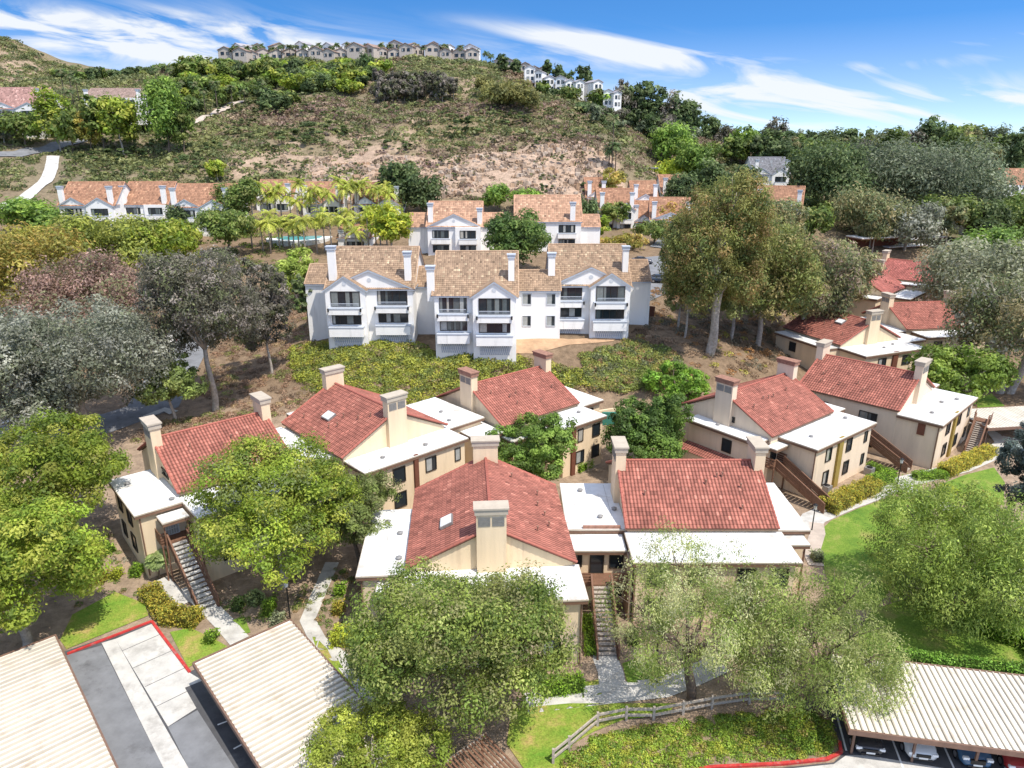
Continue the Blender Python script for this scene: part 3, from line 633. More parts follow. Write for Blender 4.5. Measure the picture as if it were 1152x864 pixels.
def white_module(name, label, x, y, z, w, bays, gab, depth=15, rise=5.0, h=8.6, chims=(), rz=0, wings=(), base=ORANGE, seed=20, group='white stucco condominium blocks', cat='apartment building', tall=True, yridge=None, sub=0, pw=.31, pc=.42):
    """white block; local x 0..w, front at y=0. bays = list of (x0,x1,yface); gab = (x0,x1,yface,rise)"""
    t = thing(name, (x, y, z), rz, label, cat, group)
    wl = MB(); wl.box(0, 0, -4, w, depth, h)
    ze = h; zr = h + rise; ym = depth / 2 if yridge is None else yridge
    wl.prism([(0, h), (ym, zr - .15), (depth, h)], 0, 0, w)
    for (x0, x1, yf) in bays:
        if yf < 0: wl.box(x0, yf, -4, x1, 0, h - .05)
    for (x0, x1, y0, y1, hh) in wings: wl.box(x0, y0, -4, x1, y1, hh)
    wl.build('wall', M['white'], t)
    gable(t, 0, w, 0, depth, ze, zr, base, seed=seed, seg=2, pw=pw, pc=pc, spread=.16, blotch=.05, pale=.06, rake=M['whitetrim'], rcol=tuple(c * .85 for c in base), yr=ym)
    for i, (x0, x1, y0, y1, hh) in enumerate(wings):
        k = thing('wing_roof', (0, 0, 0), 0, None, None); k.parent = t
        gable(k, x0, x1, y0, y1, hh, hh + (y1 - y0) * .28, base, seed=seed + 5 + i, seg=2, pw=pw, pc=pc, spread=.16, rake=M['whitetrim'], rcol=tuple(c * .85 for c in base), ext=.05)
    for i, (x0, x1, yf) in enumerate(bays):
        if tall: balcony_bay(t, x0, x1, yf, 0, seed=seed + i)
        else:
            m_ = (x0 + x1) / 2; ww = (x1 - x0) * .6
            window(t, m_, yf, h - 1.6, -90, ww, 1.5, 'dark', seed=seed + i); window(t, m_, yf, h - 4.7, -90, ww, 1.4, 'dark', seed=seed + i + 1)
            b = MB(); b.box(m_ - ww / 2 - .3, yf - .9, h - 3.6, m_ + ww / 2 + .3, yf, h - 2.6); o = b.build('balcony', M['white'], t)
            e = MB(); e.box(m_ - ww / 2 - .35, yf - .95, h - 2.6, m_ + ww / 2 + .35, yf, h - 2.5); e.build('coping', M['whitetrim'], o)
    for i, (x0, x1, yf, rs) in enumerate(gab): front_gable(t, x0, x1, yf, abs(yf) + .3 + rs / rise * ym, h, h + rs, base, seed + 30 + i)
    for (cx, cy, zt, wd) in chims: chimney(t, cx - wd * .39, cy - .42, cx + wd * .39, cy + .42, 0 if cy < .6 else h - 1, zt, M['white'], M['whitetrim'])
    return t
def ppx(Y, z): return (Y * math.cos(PITCH) + (H - z) * math.sin(PITCH)) / F   # metres per pixel at that depth
sL = ppx(104, 12)
# left block
x0 = (369 - 576) * ppx(104, 14)
white_module('condo_block', 'left block of the white three storey condos, twin bays under one wide gable', x0, 104, 8.0, 12.7, [(0, 5.9, -1.2), (6.6, 12.7, 0)],
             [(0, 12.7, -.0, 2.7), (-.1, 5.9, -1.2, 2.0)], chims=[(.7, 1.6, 14.6, 1.4), (11.9, 1.6, 13.8, 1.2)], wings=[(-4.6, 0, 5, 13, 8.4), (12.7, 16.0, 4, 12, 8.2)], seed=20)
x0 = (489 - 576) * ppx(99, 14)
tM = white_module('condo_block', 'middle block of the white three storey condos, standing nearest with one small gable', x0, 99, 8.0, 11.6, [(0, 5.3, 0), (5.5, 11.6, -1.2)],
             [(5.4, 11.6, -1.2, 2.1)], chims=[(-.5, .9, 12.6, 1.3), (10.9, 2.6, 14.0, 1.1)], wings=[(11.6, 18.2, 5, 13, 8.3)], seed=24)
for xx in (13.2, 16.8):
    window(tM, xx, 5, 7.0, -90, 1.2, 1.5, 'white', seed=1); window(tM, xx, 5, 3.7, -90, 1.2, 1.5, 'white', seed=2)
x0 = (621 - 576) * ppx(106, 14)
tR = white_module('condo_block', 'right block of the white three storey condos beside the tall eucalyptus', x0, 106, 8.4, 11.6, [(0, 5.2, 0), (5.7, 11.6, -1.2)],
             [(-.1, 11.7, 0, 2.7), (5.7, 11.7, -1.2, 2.0)], chims=[(-.1, 1.2, 13.0, 1.3), (11.2, 2.6, 13.8, 1.1)], wings=[(11.6, 15.6, 4, 13, 8.2)], seed=27, h=8.3)
# second row block behind
x0 = (481 - 576) * ppx(155, 19)
white_module('condo_block', 'white block with two windows under stepped gables behind the middle condo', x0, 155, 13.2, 11.4, [(0, 5.6, 0), (6.0, 11.4, -.8)], [(0, 11.4, 0, 2.6)], h=7.0, rise=4.6,
             chims=[(.6, 1.5, 11.8, 1.3), (11.2, 1, 10.8, 1.3)], wings=[(-4.6, 0, 3, 12, 6.6), (11.4, 16, 3, 12, 6.6)], tall=False, seed=33, yridge=7.5, base=(.72, .43, .28), pw=.45, pc=.6)
x0 = (580 - 576) * ppx(160, 19)
white_module('condo_block', 'white block half hidden by the round dark tree in the second row', x0, 160, 13.4, 14.5, [(8.5, 14.3, 0)], [], h=7.4, rise=5, chims=[(12.6, .5, 11.5, 1.4)], wings=[(14.5, 19, 2, 10, 6)], tall=False, seed=35, yridge=7.5, base=(.72, .43, .28), pw=.45, pc=.6)
# left row
def row(x_px, Y, ytop, wpx, label, bays=2, seed=40, base=ORANGE2, chims=None, rz=0, rise=5.2, h=6.2, gab=True, **kw):
    """block whose eave corner is seen at (x_px, ytop)"""
    X, _, Z = at_y(x_px, ytop, Y); w = wpx * ppx(Y, Z)
    bb = [(i * w / bays + .1, (i + 1) * w / bays - .1, -.6 * (i % 2)) for i in range(bays)]
    gg = [(b[0], b[1], b[2], 1.9) for b in bb] if gab else []
    return white_module('condo_block', label, X, Y, Z - h, w, bb, gg, h=h, rise=rise, depth=13, chims=chims if chims is not None else [(.8, .5, h + rise - .6, 1.4), (w - .8, .5, h + rise - .6, 1.4)], tall=False, seed=seed, base=base, rz=rz, pw=.45, pc=.6, **kw)
row(66, 182, 231, 62, 'left end of the long orange roofed row below the hillside', seed=40)
row(136, 187, 230, 52, 'middle of the long orange roofed row, behind four white chimneys', seed=43, gab=False)
row(192, 182, 233, 66, 'right end of the long orange roofed row, twin white gables with dark windows', seed=46)
row(288, 200, 226, 40, 'orange roof and white gable showing above the yellow palms', seed=49)
row(340, 196, 229, 44, 'white balconied block behind the palm trees by the pool', seed=52, bays=2)
row(398, 192, 230, 52, 'white block with wide gable and chimney at the right end of the palms', seed=55, bays=2)
row(380, 170, 268, 36, 'low white pool house with small orange gable', seed=58, bays=1, h=3.2, rise=2.4)
# right cluster of townhouses
row(660, 215, 222, 22, 'small orange roofed townhouse behind the treetops, white chimney on its left', seed=60, bays=1)
row(674, 200, 236, 40, 'orange roofed townhouse with a white front gable in the right hand cluster', seed=62)
row(712, 212, 226, 28, 'townhouse with slim white chimneys at the middle of the right hand cluster', seed=64, bays=1)
row(745, 222, 218, 34, 'topmost orange roofed townhouse of the right hand cluster', seed=66, bays=1)
row(732, 192, 247, 44, 'blue grey gabled house in shade beside the large eucalyptus', seed=68, bays=1, rz=R(-8))
row(712, 200, 250, 24, 'low white garage wing left of the blue grey house', seed=70, bays=1, h=3)
row(850, 205, 232, 48, 'orange roofed house with two chimneys right of the large eucalyptus', seed=72, rz=R(-22))
row(848, 245, 196, 40, 'grey roofed two storey white house behind the orange roof', seed=74, base=(.30, .30, .32))
row(1118, 260, 208, 46, 'long orange roofed building at the far right edge', seed=76, bays=3, gab=False)
row(1100, 215, 252, 30, 'white roofed carport house among the right hand trees', seed=78, bays=1, h=3, base=(.6, .6, .6), gab=False)
row(-12, 262, 122, 60, 'large pink roofed white house at the upper left', seed=80, base=(.62, .36, .31), h=9, rise=7)
row(94, 270, 110, 64, 'low brownish roofed house behind trees at the upper left', seed=82, base=(.52, .37, .31), h=5, rise=3.4, gab=False)
row(-36, 150, 300, 40, 'white house end showing at the left edge below the olive trees', seed=84, bays=1)
# ridge-top houses
def ridge_house(X, Y, Z, w, h, d, rz, kind, label, group):
    t = thing('hilltop_house', (X, Y, Z), rz, label, 'house', group)
    m_ = M['beige'] if kind else M['white']
    b = MB(); b.box(0, 0, -4, w, d, h); b.prism([(0, h), (w / 2, h + w * .22), (w, h)], 1, 0, d); b.build('wall', m_, t)
    r = MB(); r.col = (.30, .21, .17) if kind else (.38, .36, .38)
    sl = .44
    r.prism([(-.3, h - .1), (w / 2, h + w * .22 + .03), (w + .3, h - .1), (w + .3, h + .15), (w / 2, h + w * .22 + .3), (-.3, h + .15)], 1, -.4, d + .4); r.build('roof', M['tile'], t)
    for zz in ((h - 1.5,) if h < 5 else (h - 1.6, h - 4.4)):
        window(t, w * .32, 0, zz, -90, w * .22, 1.3, 'dark', seed=kind); window(t, w * .72, 0, zz, -90, w * .2, 1.3, 'dark', seed=kind + 1)
    return t
rr = random.Random(5); px = 246
for i in range(20):
    wd = rr.uniform(5.2, 8.6); py = 66 - 4 * math.sin(i / 19 * 2.6) + (3.0 if i > 16 else 0) + rr.uniform(-1, 1)
    X, Y, Z = at_y(px, py, 398 + rr.uniform(-3, 8)); Z = max(Z, tz(X, Y) - 1.5); h_ = rr.choice([1.8, 2.3, 2.9, 3.6, 4.2])
    ridge_house(X, Y, Z, wd, h_, rr.uniform(8, 13), rr.uniform(-.6, .5), 1, 'small beige house in the row along the hilltop', 'beige houses along the hilltop'); px += wd * 1.85 + rr.uniform(0, 3)
for i in range(6):
    X, Y, Z = at_y(556 + i * 10, 76 + i * 2.2, 400); ridge_house(X, Y, max(Z, tz(X, Y) - 1), rr.uniform(3.4, 5), rr.uniform(3, 4.6), 8, rr.uniform(-.4, .4), 1, 'small beige house in the row along the hilltop', 'beige houses along the hilltop')
for i in range(9):
    X, Y, Z = at_y(590 + i * 11.5 + (8 if i > 5 else 0), 106 + i * 1.6, 352 - i * 3); ridge_house(X, Y, max(Z, tz(X, Y) - .5), rr.uniform(3.3, 5.0), rr.uniform(5.2, 8.4) if i < 7 else 5.0, 9, rr.uniform(-.5, .4), 0, 'narrow white house in the cluster on the right shoulder of the hill', 'white houses on the hill shoulder')
px = 262
for i in range(12):
    wd = rr.uniform(4.5, 7); X, Y, Z = at_y(px, 61 - 4 * math.sin(i / 11 * 2.6), 416 + rr.uniform(-3, 5)); ridge_house(X, Y, max(Z, tz(X, Y) - 1), wd, rr.choice([2.4, 3, 3.6]), 8, rr.uniform(-.7, .7), 1 if rr.random() < .6 else 0, 'small pale house standing behind the hilltop row', 'pale houses behind the hilltop row'); px += rr.uniform(16, 30)
# ------------------------------------------------------------------ roads, paths, lawns
def grass_mat(name, a, b_, dry):
    m, nt = new_mat(name); L = nt.links.new
    o = N(nt, 'ShaderNodeOutputMaterial'); b = N(nt, 'ShaderNodeBsdfPrincipled'); L(b.outputs[0], o.inputs[0]); b.inputs['Roughness'].default_value = .9; b.inputs['Specular IOR Level'].default_value = .1
    tc = N(nt, 'ShaderNodeTexCoord'); n1 = N(nt, 'ShaderNodeTexNoise'); n1.inputs['Scale'].default_value = .35; n1.inputs['Detail'].default_value = 6; n1.inputs['Roughness'].default_value = .7; L(tc.outputs['Object'], n1.inputs[0])
    n2 = N(nt, 'ShaderNodeTexNoise'); n2.inputs['Scale'].default_value = 9; n2.inputs['Detail'].default_value = 6; L(tc.outputs['Object'], n2.inputs[0])
    r = N(nt, 'ShaderNodeValToRGB'); e = r.color_ramp.elements; e[0].position = .35; e[0].color = (*a, 1); e[1].position = .52; e[1].color = (*b_, 1); k = e.new(.66); k.color = (*dry, 1)
    L(n1.outputs[0], r.inputs[0]); mr = N(nt, 'ShaderNodeMapRange'); mr.inputs[1].default_value = .3; mr.inputs[2].default_value = .7; mr.inputs[3].default_value = .7; mr.inputs[4].default_value = 1.3; L(n2.outputs[0], mr.inputs[0])
    s = N(nt, 'ShaderNodeVectorMath', operation='SCALE'); L(r.outputs[0], s.inputs[0]); L(mr.outputs[0], s.inputs['Scale']); L(s.outputs[0], b.inputs['Base Color'])
    bp = N(nt, 'ShaderNodeBump'); bp.inputs['Strength'].default_value = .6; bp.inputs['Distance'].default_value = .05; L(n2.outputs[0], bp.inputs['Height']); L(bp.outputs[0], b.inputs['Normal'])
    return m
M['grass'] = grass_mat('lawn_grass', (.10, .19, .03), (.17, .26, .04), (.30, .29, .09))
M['grass2'] = grass_mat('dry_lawn_grass', (.13, .26, .03), (.24, .30, .05), (.42, .30, .12))
def sheet(name, pp, m, lift, z=None, **k):
    pts = [at_z(px, py, z)[:2] for px, py in pp] if z is not None else gpts(*pp)
    return drape(name, pts, m, lift, **k)
# left car park
sheet('car_park', [(0, 790), (20, 740), (60, 738), (173, 700), (214, 756), (262, 730), (330, 710), (380, 760), (460, 900), (300, 1000), (100, 1000), (-60, 900)], M['asph'], .03, 0)
sheet('sunlit_asphalt', [(74.6, 738), (114.6, 727), (184, 864), (235, 960), (150, 960), (128, 864)], M['asph2'], .036, 0)  # sunlit strips of the lot, painted as paler sheets
sheet('sunlit_asphalt', [(189, 818), (222, 799), (264, 864), (330, 960), (262, 960), (212, 864)], M['asph2'], .036, 0)
sheet('concrete_pad', [(130, 720), (172, 703), (213, 757), (228, 766), (208, 774), (221, 797), (189, 817.5)], M['conc'], .040, 0)
sheet('concrete_gutter', [(114.6, 724.5), (130, 720), (212, 864), (265, 960), (236, 960), (184, 864)], M['conc'], .044, 0)
for a, b_ in (((244.8, 815.7), (258.7, 810.5)), ((262.8, 842.8), (277.8, 834.8)), ((283, 872), (300, 863))):
    A_, B_ = at_z(*a, 0), at_z(*b_, 0); drape('parking_line', strip([A_, B_], .12), M['paint'], .048)
# thin joints in the concrete
for a, b_ in (((150, 752), (193, 733)), ((163, 773), (208, 752)), ((176, 795), (219, 774)), ((138, 733), (180, 715))):
    drape('concrete_joint', strip([at_z(*a, 0), at_z(*b_, 0)], .05), M['asph'], .050)
kerb('kerb', [at_z(76, 737, 0), at_z(171, 701, 0), at_z(213.5, 757, 0)], .2, .15, M['red'])
# right car park
sheet('car_park', [(700, 905), (795, 868), (880, 864), (938, 858), (950, 846), (925, 790), (940, 750), (1060, 745), (1300, 790), (1300, 1000), (700, 1000)], M['asph'], .03, 0)
sheet('sunlit_asphalt', [(700, 905), (795, 870), (880, 866), (938, 860), (952, 850), (975, 850), (1152, 880), (1300, 900), (1300, 990), (700, 990)], M['conc'], .036, 0)  # sunlit part of the lot, brightness painted in by a pale sheet
kerb('kerb', [at_z(*p, 0) for p in ((760, 872), (800, 864), (880, 860), (930, 855), (946, 847), (944, 835))], .2, .15, M['red'])
for a, b_ in (((1002, 828), (1018, 870)), ((1060, 836), (1080, 880)), ((1120, 845), (1145, 890)), ((940, 800), (952, 845))):
    drape('parking_line', strip([at_z(*a, 0), at_z(*b_, 0)], .12), M['paint'], .042)
# footpaths
def path(name, pp, w, m=None, lift=.05, kb=None): return drape(name, strip(gpts(*pp), w), m or M['conc'], lift)
path('footpath', [(214, 662), (222, 672), (240, 690), (254, 706), (270, 724)], 1.5)
path('footpath', [(183, 652), (196, 668), (208, 684)], 1.1)
path('footpath', [(374, 634), (362, 660), (346, 698), (358, 722), (385, 746), (410, 775), (430, 800)], 1.25)
path('footpath', [(592, 795), (640, 788), (692, 783), (745, 776), (775, 765), (810, 752)], 1.9)
path('footpath', [(690, 780), (687, 762), (681, 744), (683, 734)], 1.9, lift=.054)
path('footpath', [(905, 600), (915, 584), (950, 570), (985, 556), (1012, 544), (1048, 536), (1080, 527), (1120, 510), (1140, 495)], 2.4)
path('footpath', [(990, 553), (1015, 548), (1045, 560), (1075, 577), (1110, 600)], 2.0, lift=.054)
path('footpath', [(1085, 470), (1100, 478), (1118, 490), (1130, 505)], 1.5, lift=.054)
path('footpath', [(918, 590), (920, 600), (912, 625), (918, 640)], 1.4, M['rock'], .054)
# lawns
sheet('lawn', [(920, 600), (935, 588), (965, 573), (1000, 561), (1030, 563), (1050, 580), (1040, 610), (1010, 650), (985, 690), (950, 690), (932, 660), (925, 634), (917, 615)], M['grass'], .05, step=.8)
sheet('lawn', [(1058, 546), (1085, 536), (1118, 527), (1130, 545), (1128, 570), (1090, 562)], M['grass'], .05)
sheet('lawn', [(1098, 450), (1115, 444), (1130, 458), (1128, 470), (1112, 474), (1100, 462)], M['grass'], .05)
sheet('lawn', [(980, 690), (1035, 672), (1100, 690), (1118, 720), (1152, 735), (1200, 745), (1200, 772), (1152, 764), (1045, 748), (955, 735)], M['grass'], .05)
sheet('lawn', [(576, 800), (640, 797), (700, 792), (760, 795), (752, 806), (700, 813), (668, 824), (645, 842), (628, 872), (590, 872), (570, 838)], M['grass2'], .05, step=.6)
sheet('lawn', [(700, 750), (715, 745), (755, 757), (740, 772), (705, 774)], M['grass'], .05)
sheet('lawn', [(68, 722), (82, 694), (130, 668), (163, 680), (168, 697), (76, 735)], M['grass2'], .06, step=.6)
sheet('lawn', [(192, 716), (215, 709), (245, 722), (262, 735), (220, 750), (212, 752)], M['grass2'], .06)
sheet('lawn', [(262, 700), (275, 696), (282, 712), (268, 718)], M['grass'], .05)
sheet('lawn', [(350, 715), (380, 745), (400, 775), (392, 782), (360, 745)], M['grass2'], .05)
sheet('soil_bed', [(655, 770), (682, 768), (684, 785), (655, 788)], M['grass2'], .05)
# roads further off
drape('road', strip(gpts((232, 345), (224, 362), (214, 385), (196, 418), (172, 458), (120, 478), (40, 482), (-60, 505)), 7.0), M['asph2'], .06, step=2)
path('pavement', [(205, 348), (206, 362), (196, 376), (182, 392), (165, 415)], 2.0, lift=.10)
kerb('kerb', [G(*p) for p in ((212, 352), (211, 366), (203, 378), (196, 386))], .3, .2, M['red'])
path('pavement', [(0, 478), (40, 462), (70, 458)], 1.6, lift=.1)
path('footpath', [(172, 478), (168, 470), (185, 462), (196, 466)], 1.4, lift=.12)
drape('road', gpts((640, 340), (700, 330), (712, 292), (748, 288), (790, 286), (800, 305), (760, 325), (720, 345)), M['asph2'], .1, step=2)
path('pavement', [(718, 313), (760, 312)], 1.2, lift=.14)
drape('road', strip(gpts((-40, 245), (28, 224), (50, 206), (58, 190), (60, 176)), 3.6), M['conc'], .25, step=2)
drape('road', strip(gpts((-20, 178), (20, 175), (62, 166), (105, 156)), 5.5), M['asph2'], .3, step=2)
drape('hill_track', strip(gpts((205, 147), (225, 138), (245, 127), (272, 115)), 3.2), M['rock'], .45, step=2)
drape('road', strip(gpts((690, 250), (740, 246), (760, 262), (745, 280)), 6), M['asph2'], .2, step=2)

# orange cut earth beside the white blocks
M['earth'] = mat('orange_earth', (.46, .30, .18), .95, .25, .6, bump=.5, bscale=4, dirt=(.30, .2, .12), dscale=.8)
drape('bare_earth', gpts((573, 398), (575, 374), (600, 370), (616, 380), (640, 384), (696, 380), (690, 386), (640, 390), (604, 400)), M['earth'], .07, kind='structure', step=1)

# ------------------------------------------------------------------ carports
def carport(label, p0, ang, length, width, m_rib=.46, rib=.13, z=2.6, posts=5, tilt=.10, edge=True):
    """corner p0, long side along ang, width to its left; ribs run across"""
    t = thing('carport', (p0[0], p0[1], 0), ang, label, 'carport', 'ribbed roof carports')
    r = MB(); n = int(length / m_rib); rr = random.Random(int(length * 7))
    for i in range(n):
        a = i * length / n; g = rr.uniform(.88, 1.04); r.col = (.76 * g, .725 * g, .63 * g)
        r.add([(a, 0, z), (a + length / n * .62, 0, z), (a + length / n * .62, width, z + tilt), (a, width, z + tilt)], [(0, 1, 2, 3)])
        b_ = a + length / n * .62; c = a + length / n; r.col = (.53 * g, .47 * g, .38 * g)
        r.add([(b_, 0, z), (b_ + .03, 0, z + rib), (c - .03, 0, z + rib), (c, 0, z), (b_, width, z + tilt), (b_ + .03, width, z + rib + tilt), (c - .03, width, z + rib + tilt), (c, width, z + tilt)],
              [(0, 1, 5, 4), (1, 2, 6, 5), (2, 3, 7, 6)])
    r.build('ribbed_roof', M['rooftin'], t)
    f = MB(); f.box(-.12, -.12, z - .3, length + .12, 0, z + .06); f.box(-.12, width, z - .3 + tilt, length + .12, width + .12, z + .06 + tilt)
    f.bar((-.06, -.02, z - .12), (-.06, width + .02, z - .12 + tilt), .12, .40); f.bar((length + .06, 0, z - .12), (length + .06, width, z - .12 + tilt), .12, .40)
    f.build('fascia', M['tinbrown'], t)
    for i in range(posts):
        x = .6 + i * (length - 1.2) / (posts - 1)
        for y_ in (width * .12, width * .88):
            p = MB(); p.box(x - .07, y_ - .07, -.3, x + .07, y_ + .07, z - .02); p.build('post', M['tinbrown'], t)
        b = MB(); b.box(x - .06, .1, z - .22, x + .06, width - .1, z - .03); b.build('beam', M['tinbrown'], t)
    return t
T_ = at_z(326.4, 699.4, 2.6); L_ = at_z(218.8, 746.3, 2.6)
d = Vector((T_[0] - L_[0], T_[1] - L_[1])); angM = math.atan2(d.y, d.x) - math.pi / 2
carport('cream ribbed carport roof at bottom left, right of the open parking bays', L_, angM, 20, d.length)
Q = at_z(61.8, 717, 2.6); Q2 = at_z(130, 864, 2.6); aL = math.atan2(Q2[1] - Q[1], Q2[0] - Q[0])
# local y must point away (left): start from the far-left corner
wL = 11.0
o_ = (Q[0] + math.cos(aL - math.pi / 2) * wL, Q[1] + math.sin(aL - math.pi / 2) * wL)
carport('cream ribbed carport roof cut by the bottom left corner of the view', o_, aL, 20, wL)
a_ = at_z(934.3, 735.9, 2.7); b_ = at_z(956.9, 819.2, 2.7); c_ = at_z(1152, 845, 2.7)
aR = math.atan2(c_[1] - b_[1], c_[0] - b_[0])
carport('long ribbed carport at bottom right sheltering parked cars', b_, aR, 26, math.hypot(a_[0] - b_[0], a_[1] - b_[1]), m_rib=.40, rib=.09, posts=8)

p_ = at_z(1112, 478, 2.6); carport('pale flat carport beyond the last wooden stair at right', at_z(1112, 482, 2.6), R(8), 14, 6.5, rib=.03, posts=3)

p_ = at_z(1150, 692, 2.6); carport('brown edged carport roof slice on the right edge beside the sculpted hedge', (p_[0] + 6.2 * math.sin(R(105)), p_[1] - 6.2 * math.cos(R(105))), R(105), 9, 6.2, posts=3)
# open lattice roof of a carport at the bottom edge
t = thing('pergola', (*at_z(545, 826, 2.4)[:2], 0), 0, 'brown timber lattice pergola at the bottom edge under the big tree', 'pergola')
O_ = Vector(at_z(545, 824, 2.4)); E1 = Vector(at_z(600, 880, 2.4)) - O_; E2 = Vector(at_z(490, 862, 2.4)) - O_
m_ = MB(); n_s = 15
for i in range(n_s + 1): m_.bar(E2 * (i / n_s), E2 * (i / n_s) + E1 * 1.6, .12, .05)
for v in range(len(m_.v)): m_.v[v] = (m_.v[v][0], m_.v[v][1], m_.v[v][2] + 2.4)
m_.build('slats', M['wood'], t)
m_ = MB()
for k in (0, .45, .9, 1.35, 1.6): a = E1 * k; m_.bar((a.x, a.y, 2.3), (a.x + E2.x, a.y + E2.y, 2.3), .14, .16)
m_.build('beams', M['woodlight'], t)
for k in (0, .9):
    for j in (.05, .95):
        a = E1 * k + E2 * j; q = MB(); q.box(a.x - .07, a.y - .07, -.3, a.x + .07, a.y + .07, 2.24); q.build('post', M['wood'], t)
# distant parking canopies
for i, (px, py) in enumerate(((702, 189), (712, 199), (722, 208))):
    X, Y, Z = at_y(px, py, 262 - i * 12); t = thing('parking_canopy', (X, Y, Z - 2.6), R(-6), ['dark flat parking canopy at the foot of the shoulder, topmost of three', 'dark flat parking canopy, middle of three beside the bright tree', 'dark flat parking canopy, lowest of three beside the bright tree'][i], 'parking canopy')
    b = MB(); b.box(0, 0, 2.4, 12, 5, 2.7); b.build('canopy_roof', M['metal'] if i else M['asph2'], t)
    for x in (1, 6, 11):
        q = MB(); q.box(x - .1, 2.4, -2, x + .1, 2.6, 2.4); q.build('post', M['black'], t)
for i, (px, py, w, c) in enumerate(((970, 268, 16, 'flat'), (1000, 278, 14, 'flat'), (1018, 270, 18, 'flat'))):
    X, Y, Z = at_y(px, py, 184 + i * 5); t = thing('flat_roofed_carport', (X, Y, Z - 3), R(15 + i * 6), ['pale flat carport roof left of the group above the red roofs', 'pale flat carport roof nearest the red gables', 'pale flat carport roof farthest up the slope at right'][i], 'carport')
    b = MB(); b.box(0, 0, 2.8, w, 6, 3.05); b.build('flat_roof', M['flat'], t); b = MB(); b.box(-.05, -.05, 2.55, w + .05, 6.05, 2.8); b.build('fascia', M['fascia'], t)
    b = MB(); b.box(.4, 4.5, -4, w - .4, 5.6, 2.5); b.build('back_wall', M['brownpanel'], t)  # dark colour paints in the shade beneath the roof

# ------------------------------------------------------------------ cars
def car(label, x, y, z, rz, col, suv=False, group='cars parked under the bottom right carport'):
    """length along y, nose at -y"""
    t = thing('parked_car', (x, y, z), rz, label, 'car', group)
    hh = .25 if suv else 0
    # sections: y, half width low, half width top, z low, z shoulder, z top
    S = [(-2.25, .62, .55, .32, .60, .62), (-2.15, .80, .74, .22, .72, .76), (-1.8, .88, .82, .20, .80, .86), (-1.0, .90, .84, .20, .90, .97 + hh * .3), (-.75, .90, .83, .20, .93, 1.02 + hh * .4),
         (1.55, .90, .83, .20, .98, 1.06 + hh * .5), (2.0, .87, .80, .24, .98, 1.04 + hh * .5), (2.2, .78, .70, .36, .90, .94)]
    v = []; f = []
    for (yy, wl, wt, z0, zs, zt) in S:
        zs += hh * .5
        v += [(-wl * .8, yy, z0), (-wl, yy, z0 + .15), (-wl * 1.01, yy, (z0 + zs) / 2), (-wl * .97, yy, zs), (-wt * .85, yy, zt), (0, yy, zt + .03), (wt * .85, yy, zt), (wl * .97, yy, zs), (wl * 1.01, yy, (z0 + zs) / 2), (wl, yy, z0 + .15), (wl * .8, yy, z0)]
    k = 11
    for i in range(len(S) - 1):
        for j in range(k): f.append((i * k + j, i * k + (j + 1) % k, (i + 1) * k + (j + 1) % k, (i + 1) * k + j))
    f.append(tuple(range(k))[::-1]); f.append(tuple(range((len(S) - 1) * k, len(S) * k)))
    pm = paint_mat('car_paint', col); b = MB(); b.add(v, f); b.build('body', pm, t, smooth=True)
    zt = 1.42 + hh
    c = MB(); base = .98 + hh * .5
    ring = [(-.62, -.95, base), (.62, -.95, base), (.66, 1.75 if suv else 1.6, base + .04), (-.66, 1.75 if suv else 1.6, base + .04)]
    lo = [(-.80, -.95, base - .02), (.80, -.95, base - .02), (.80, 1.7, base), (-.80, 1.7, base)]
    hi = [(-.58, -.15, zt), (.58, -.15, zt), (.58, 1.35 if suv else .95, zt), (-.58, 1.35 if suv else .95, zt)]
    c.add(lo + hi, [(0, 1, 5, 4), (1, 2, 6, 5), (2, 3, 7, 6), (3, 0, 4, 7)]); c.col = (.015, .02, .025); c.c = [(.015, .02, .025)] * 4
    c.build('windows', M['glass'], t)
    r = MB(); hi2 = [(x_ * 1.04, y_ * 1.02, z_ + .005) for x_, y_, z_ in hi]; hi3 = [(x_ * .8, (y_ - .5) * .85 + .5, z_ + .05) for x_, y_, z_ in hi]
    r.add(hi2 + hi3, [(0, 1, 5, 4), (1, 2, 6, 5), (2, 3, 7, 6), (3, 0, 4, 7), (4, 5, 6, 7)])
    for i in range(4): r.bar(Vector(lo[i]) + Vector((0, 0, .03)), hi2[i], .07, .05)
    r.build('roof', pm, t)
    for sx in (-1, 1):
        h = MB(); h.box(sx * .68 - .17, -2.235, .58 + hh * .5, sx * .68 + .17, -2.06, .74 + hh * .5); h.build('headlight', M['lamp'], t)
        for yy in (-1.4, 1.35):
            w = MB(); w.tube((sx * .74, yy, .33), (sx * .94, yy, .33), .33, .33, 18); o = w.build('wheel', M['rubber'], t)
            q = MB(); q.tube((sx * .93, yy, .33), (sx * .955, yy, .33), .2, .2, 12); q.build('rim', M['chrome'], o)
        mi = MB(); mi.box(sx * 1.0 - .1, -.75, .95 + hh * .5, sx * 1.0 + .1, -.6, 1.1 + hh * .5); mi.build('mirror', pm, t)
    g = MB(); g.box(-.42, -2.29, .46, .42, -2.14, .68 + hh * .4); g.box(-.55, -2.30, .26, .55, -2.12, .36); g.build('grille', M['black'], t)
    p = MB(); p.box(-.26, -2.32, .38, .26, -2.295, .50); p.build('number_plate', M['paint'], t)
    return t
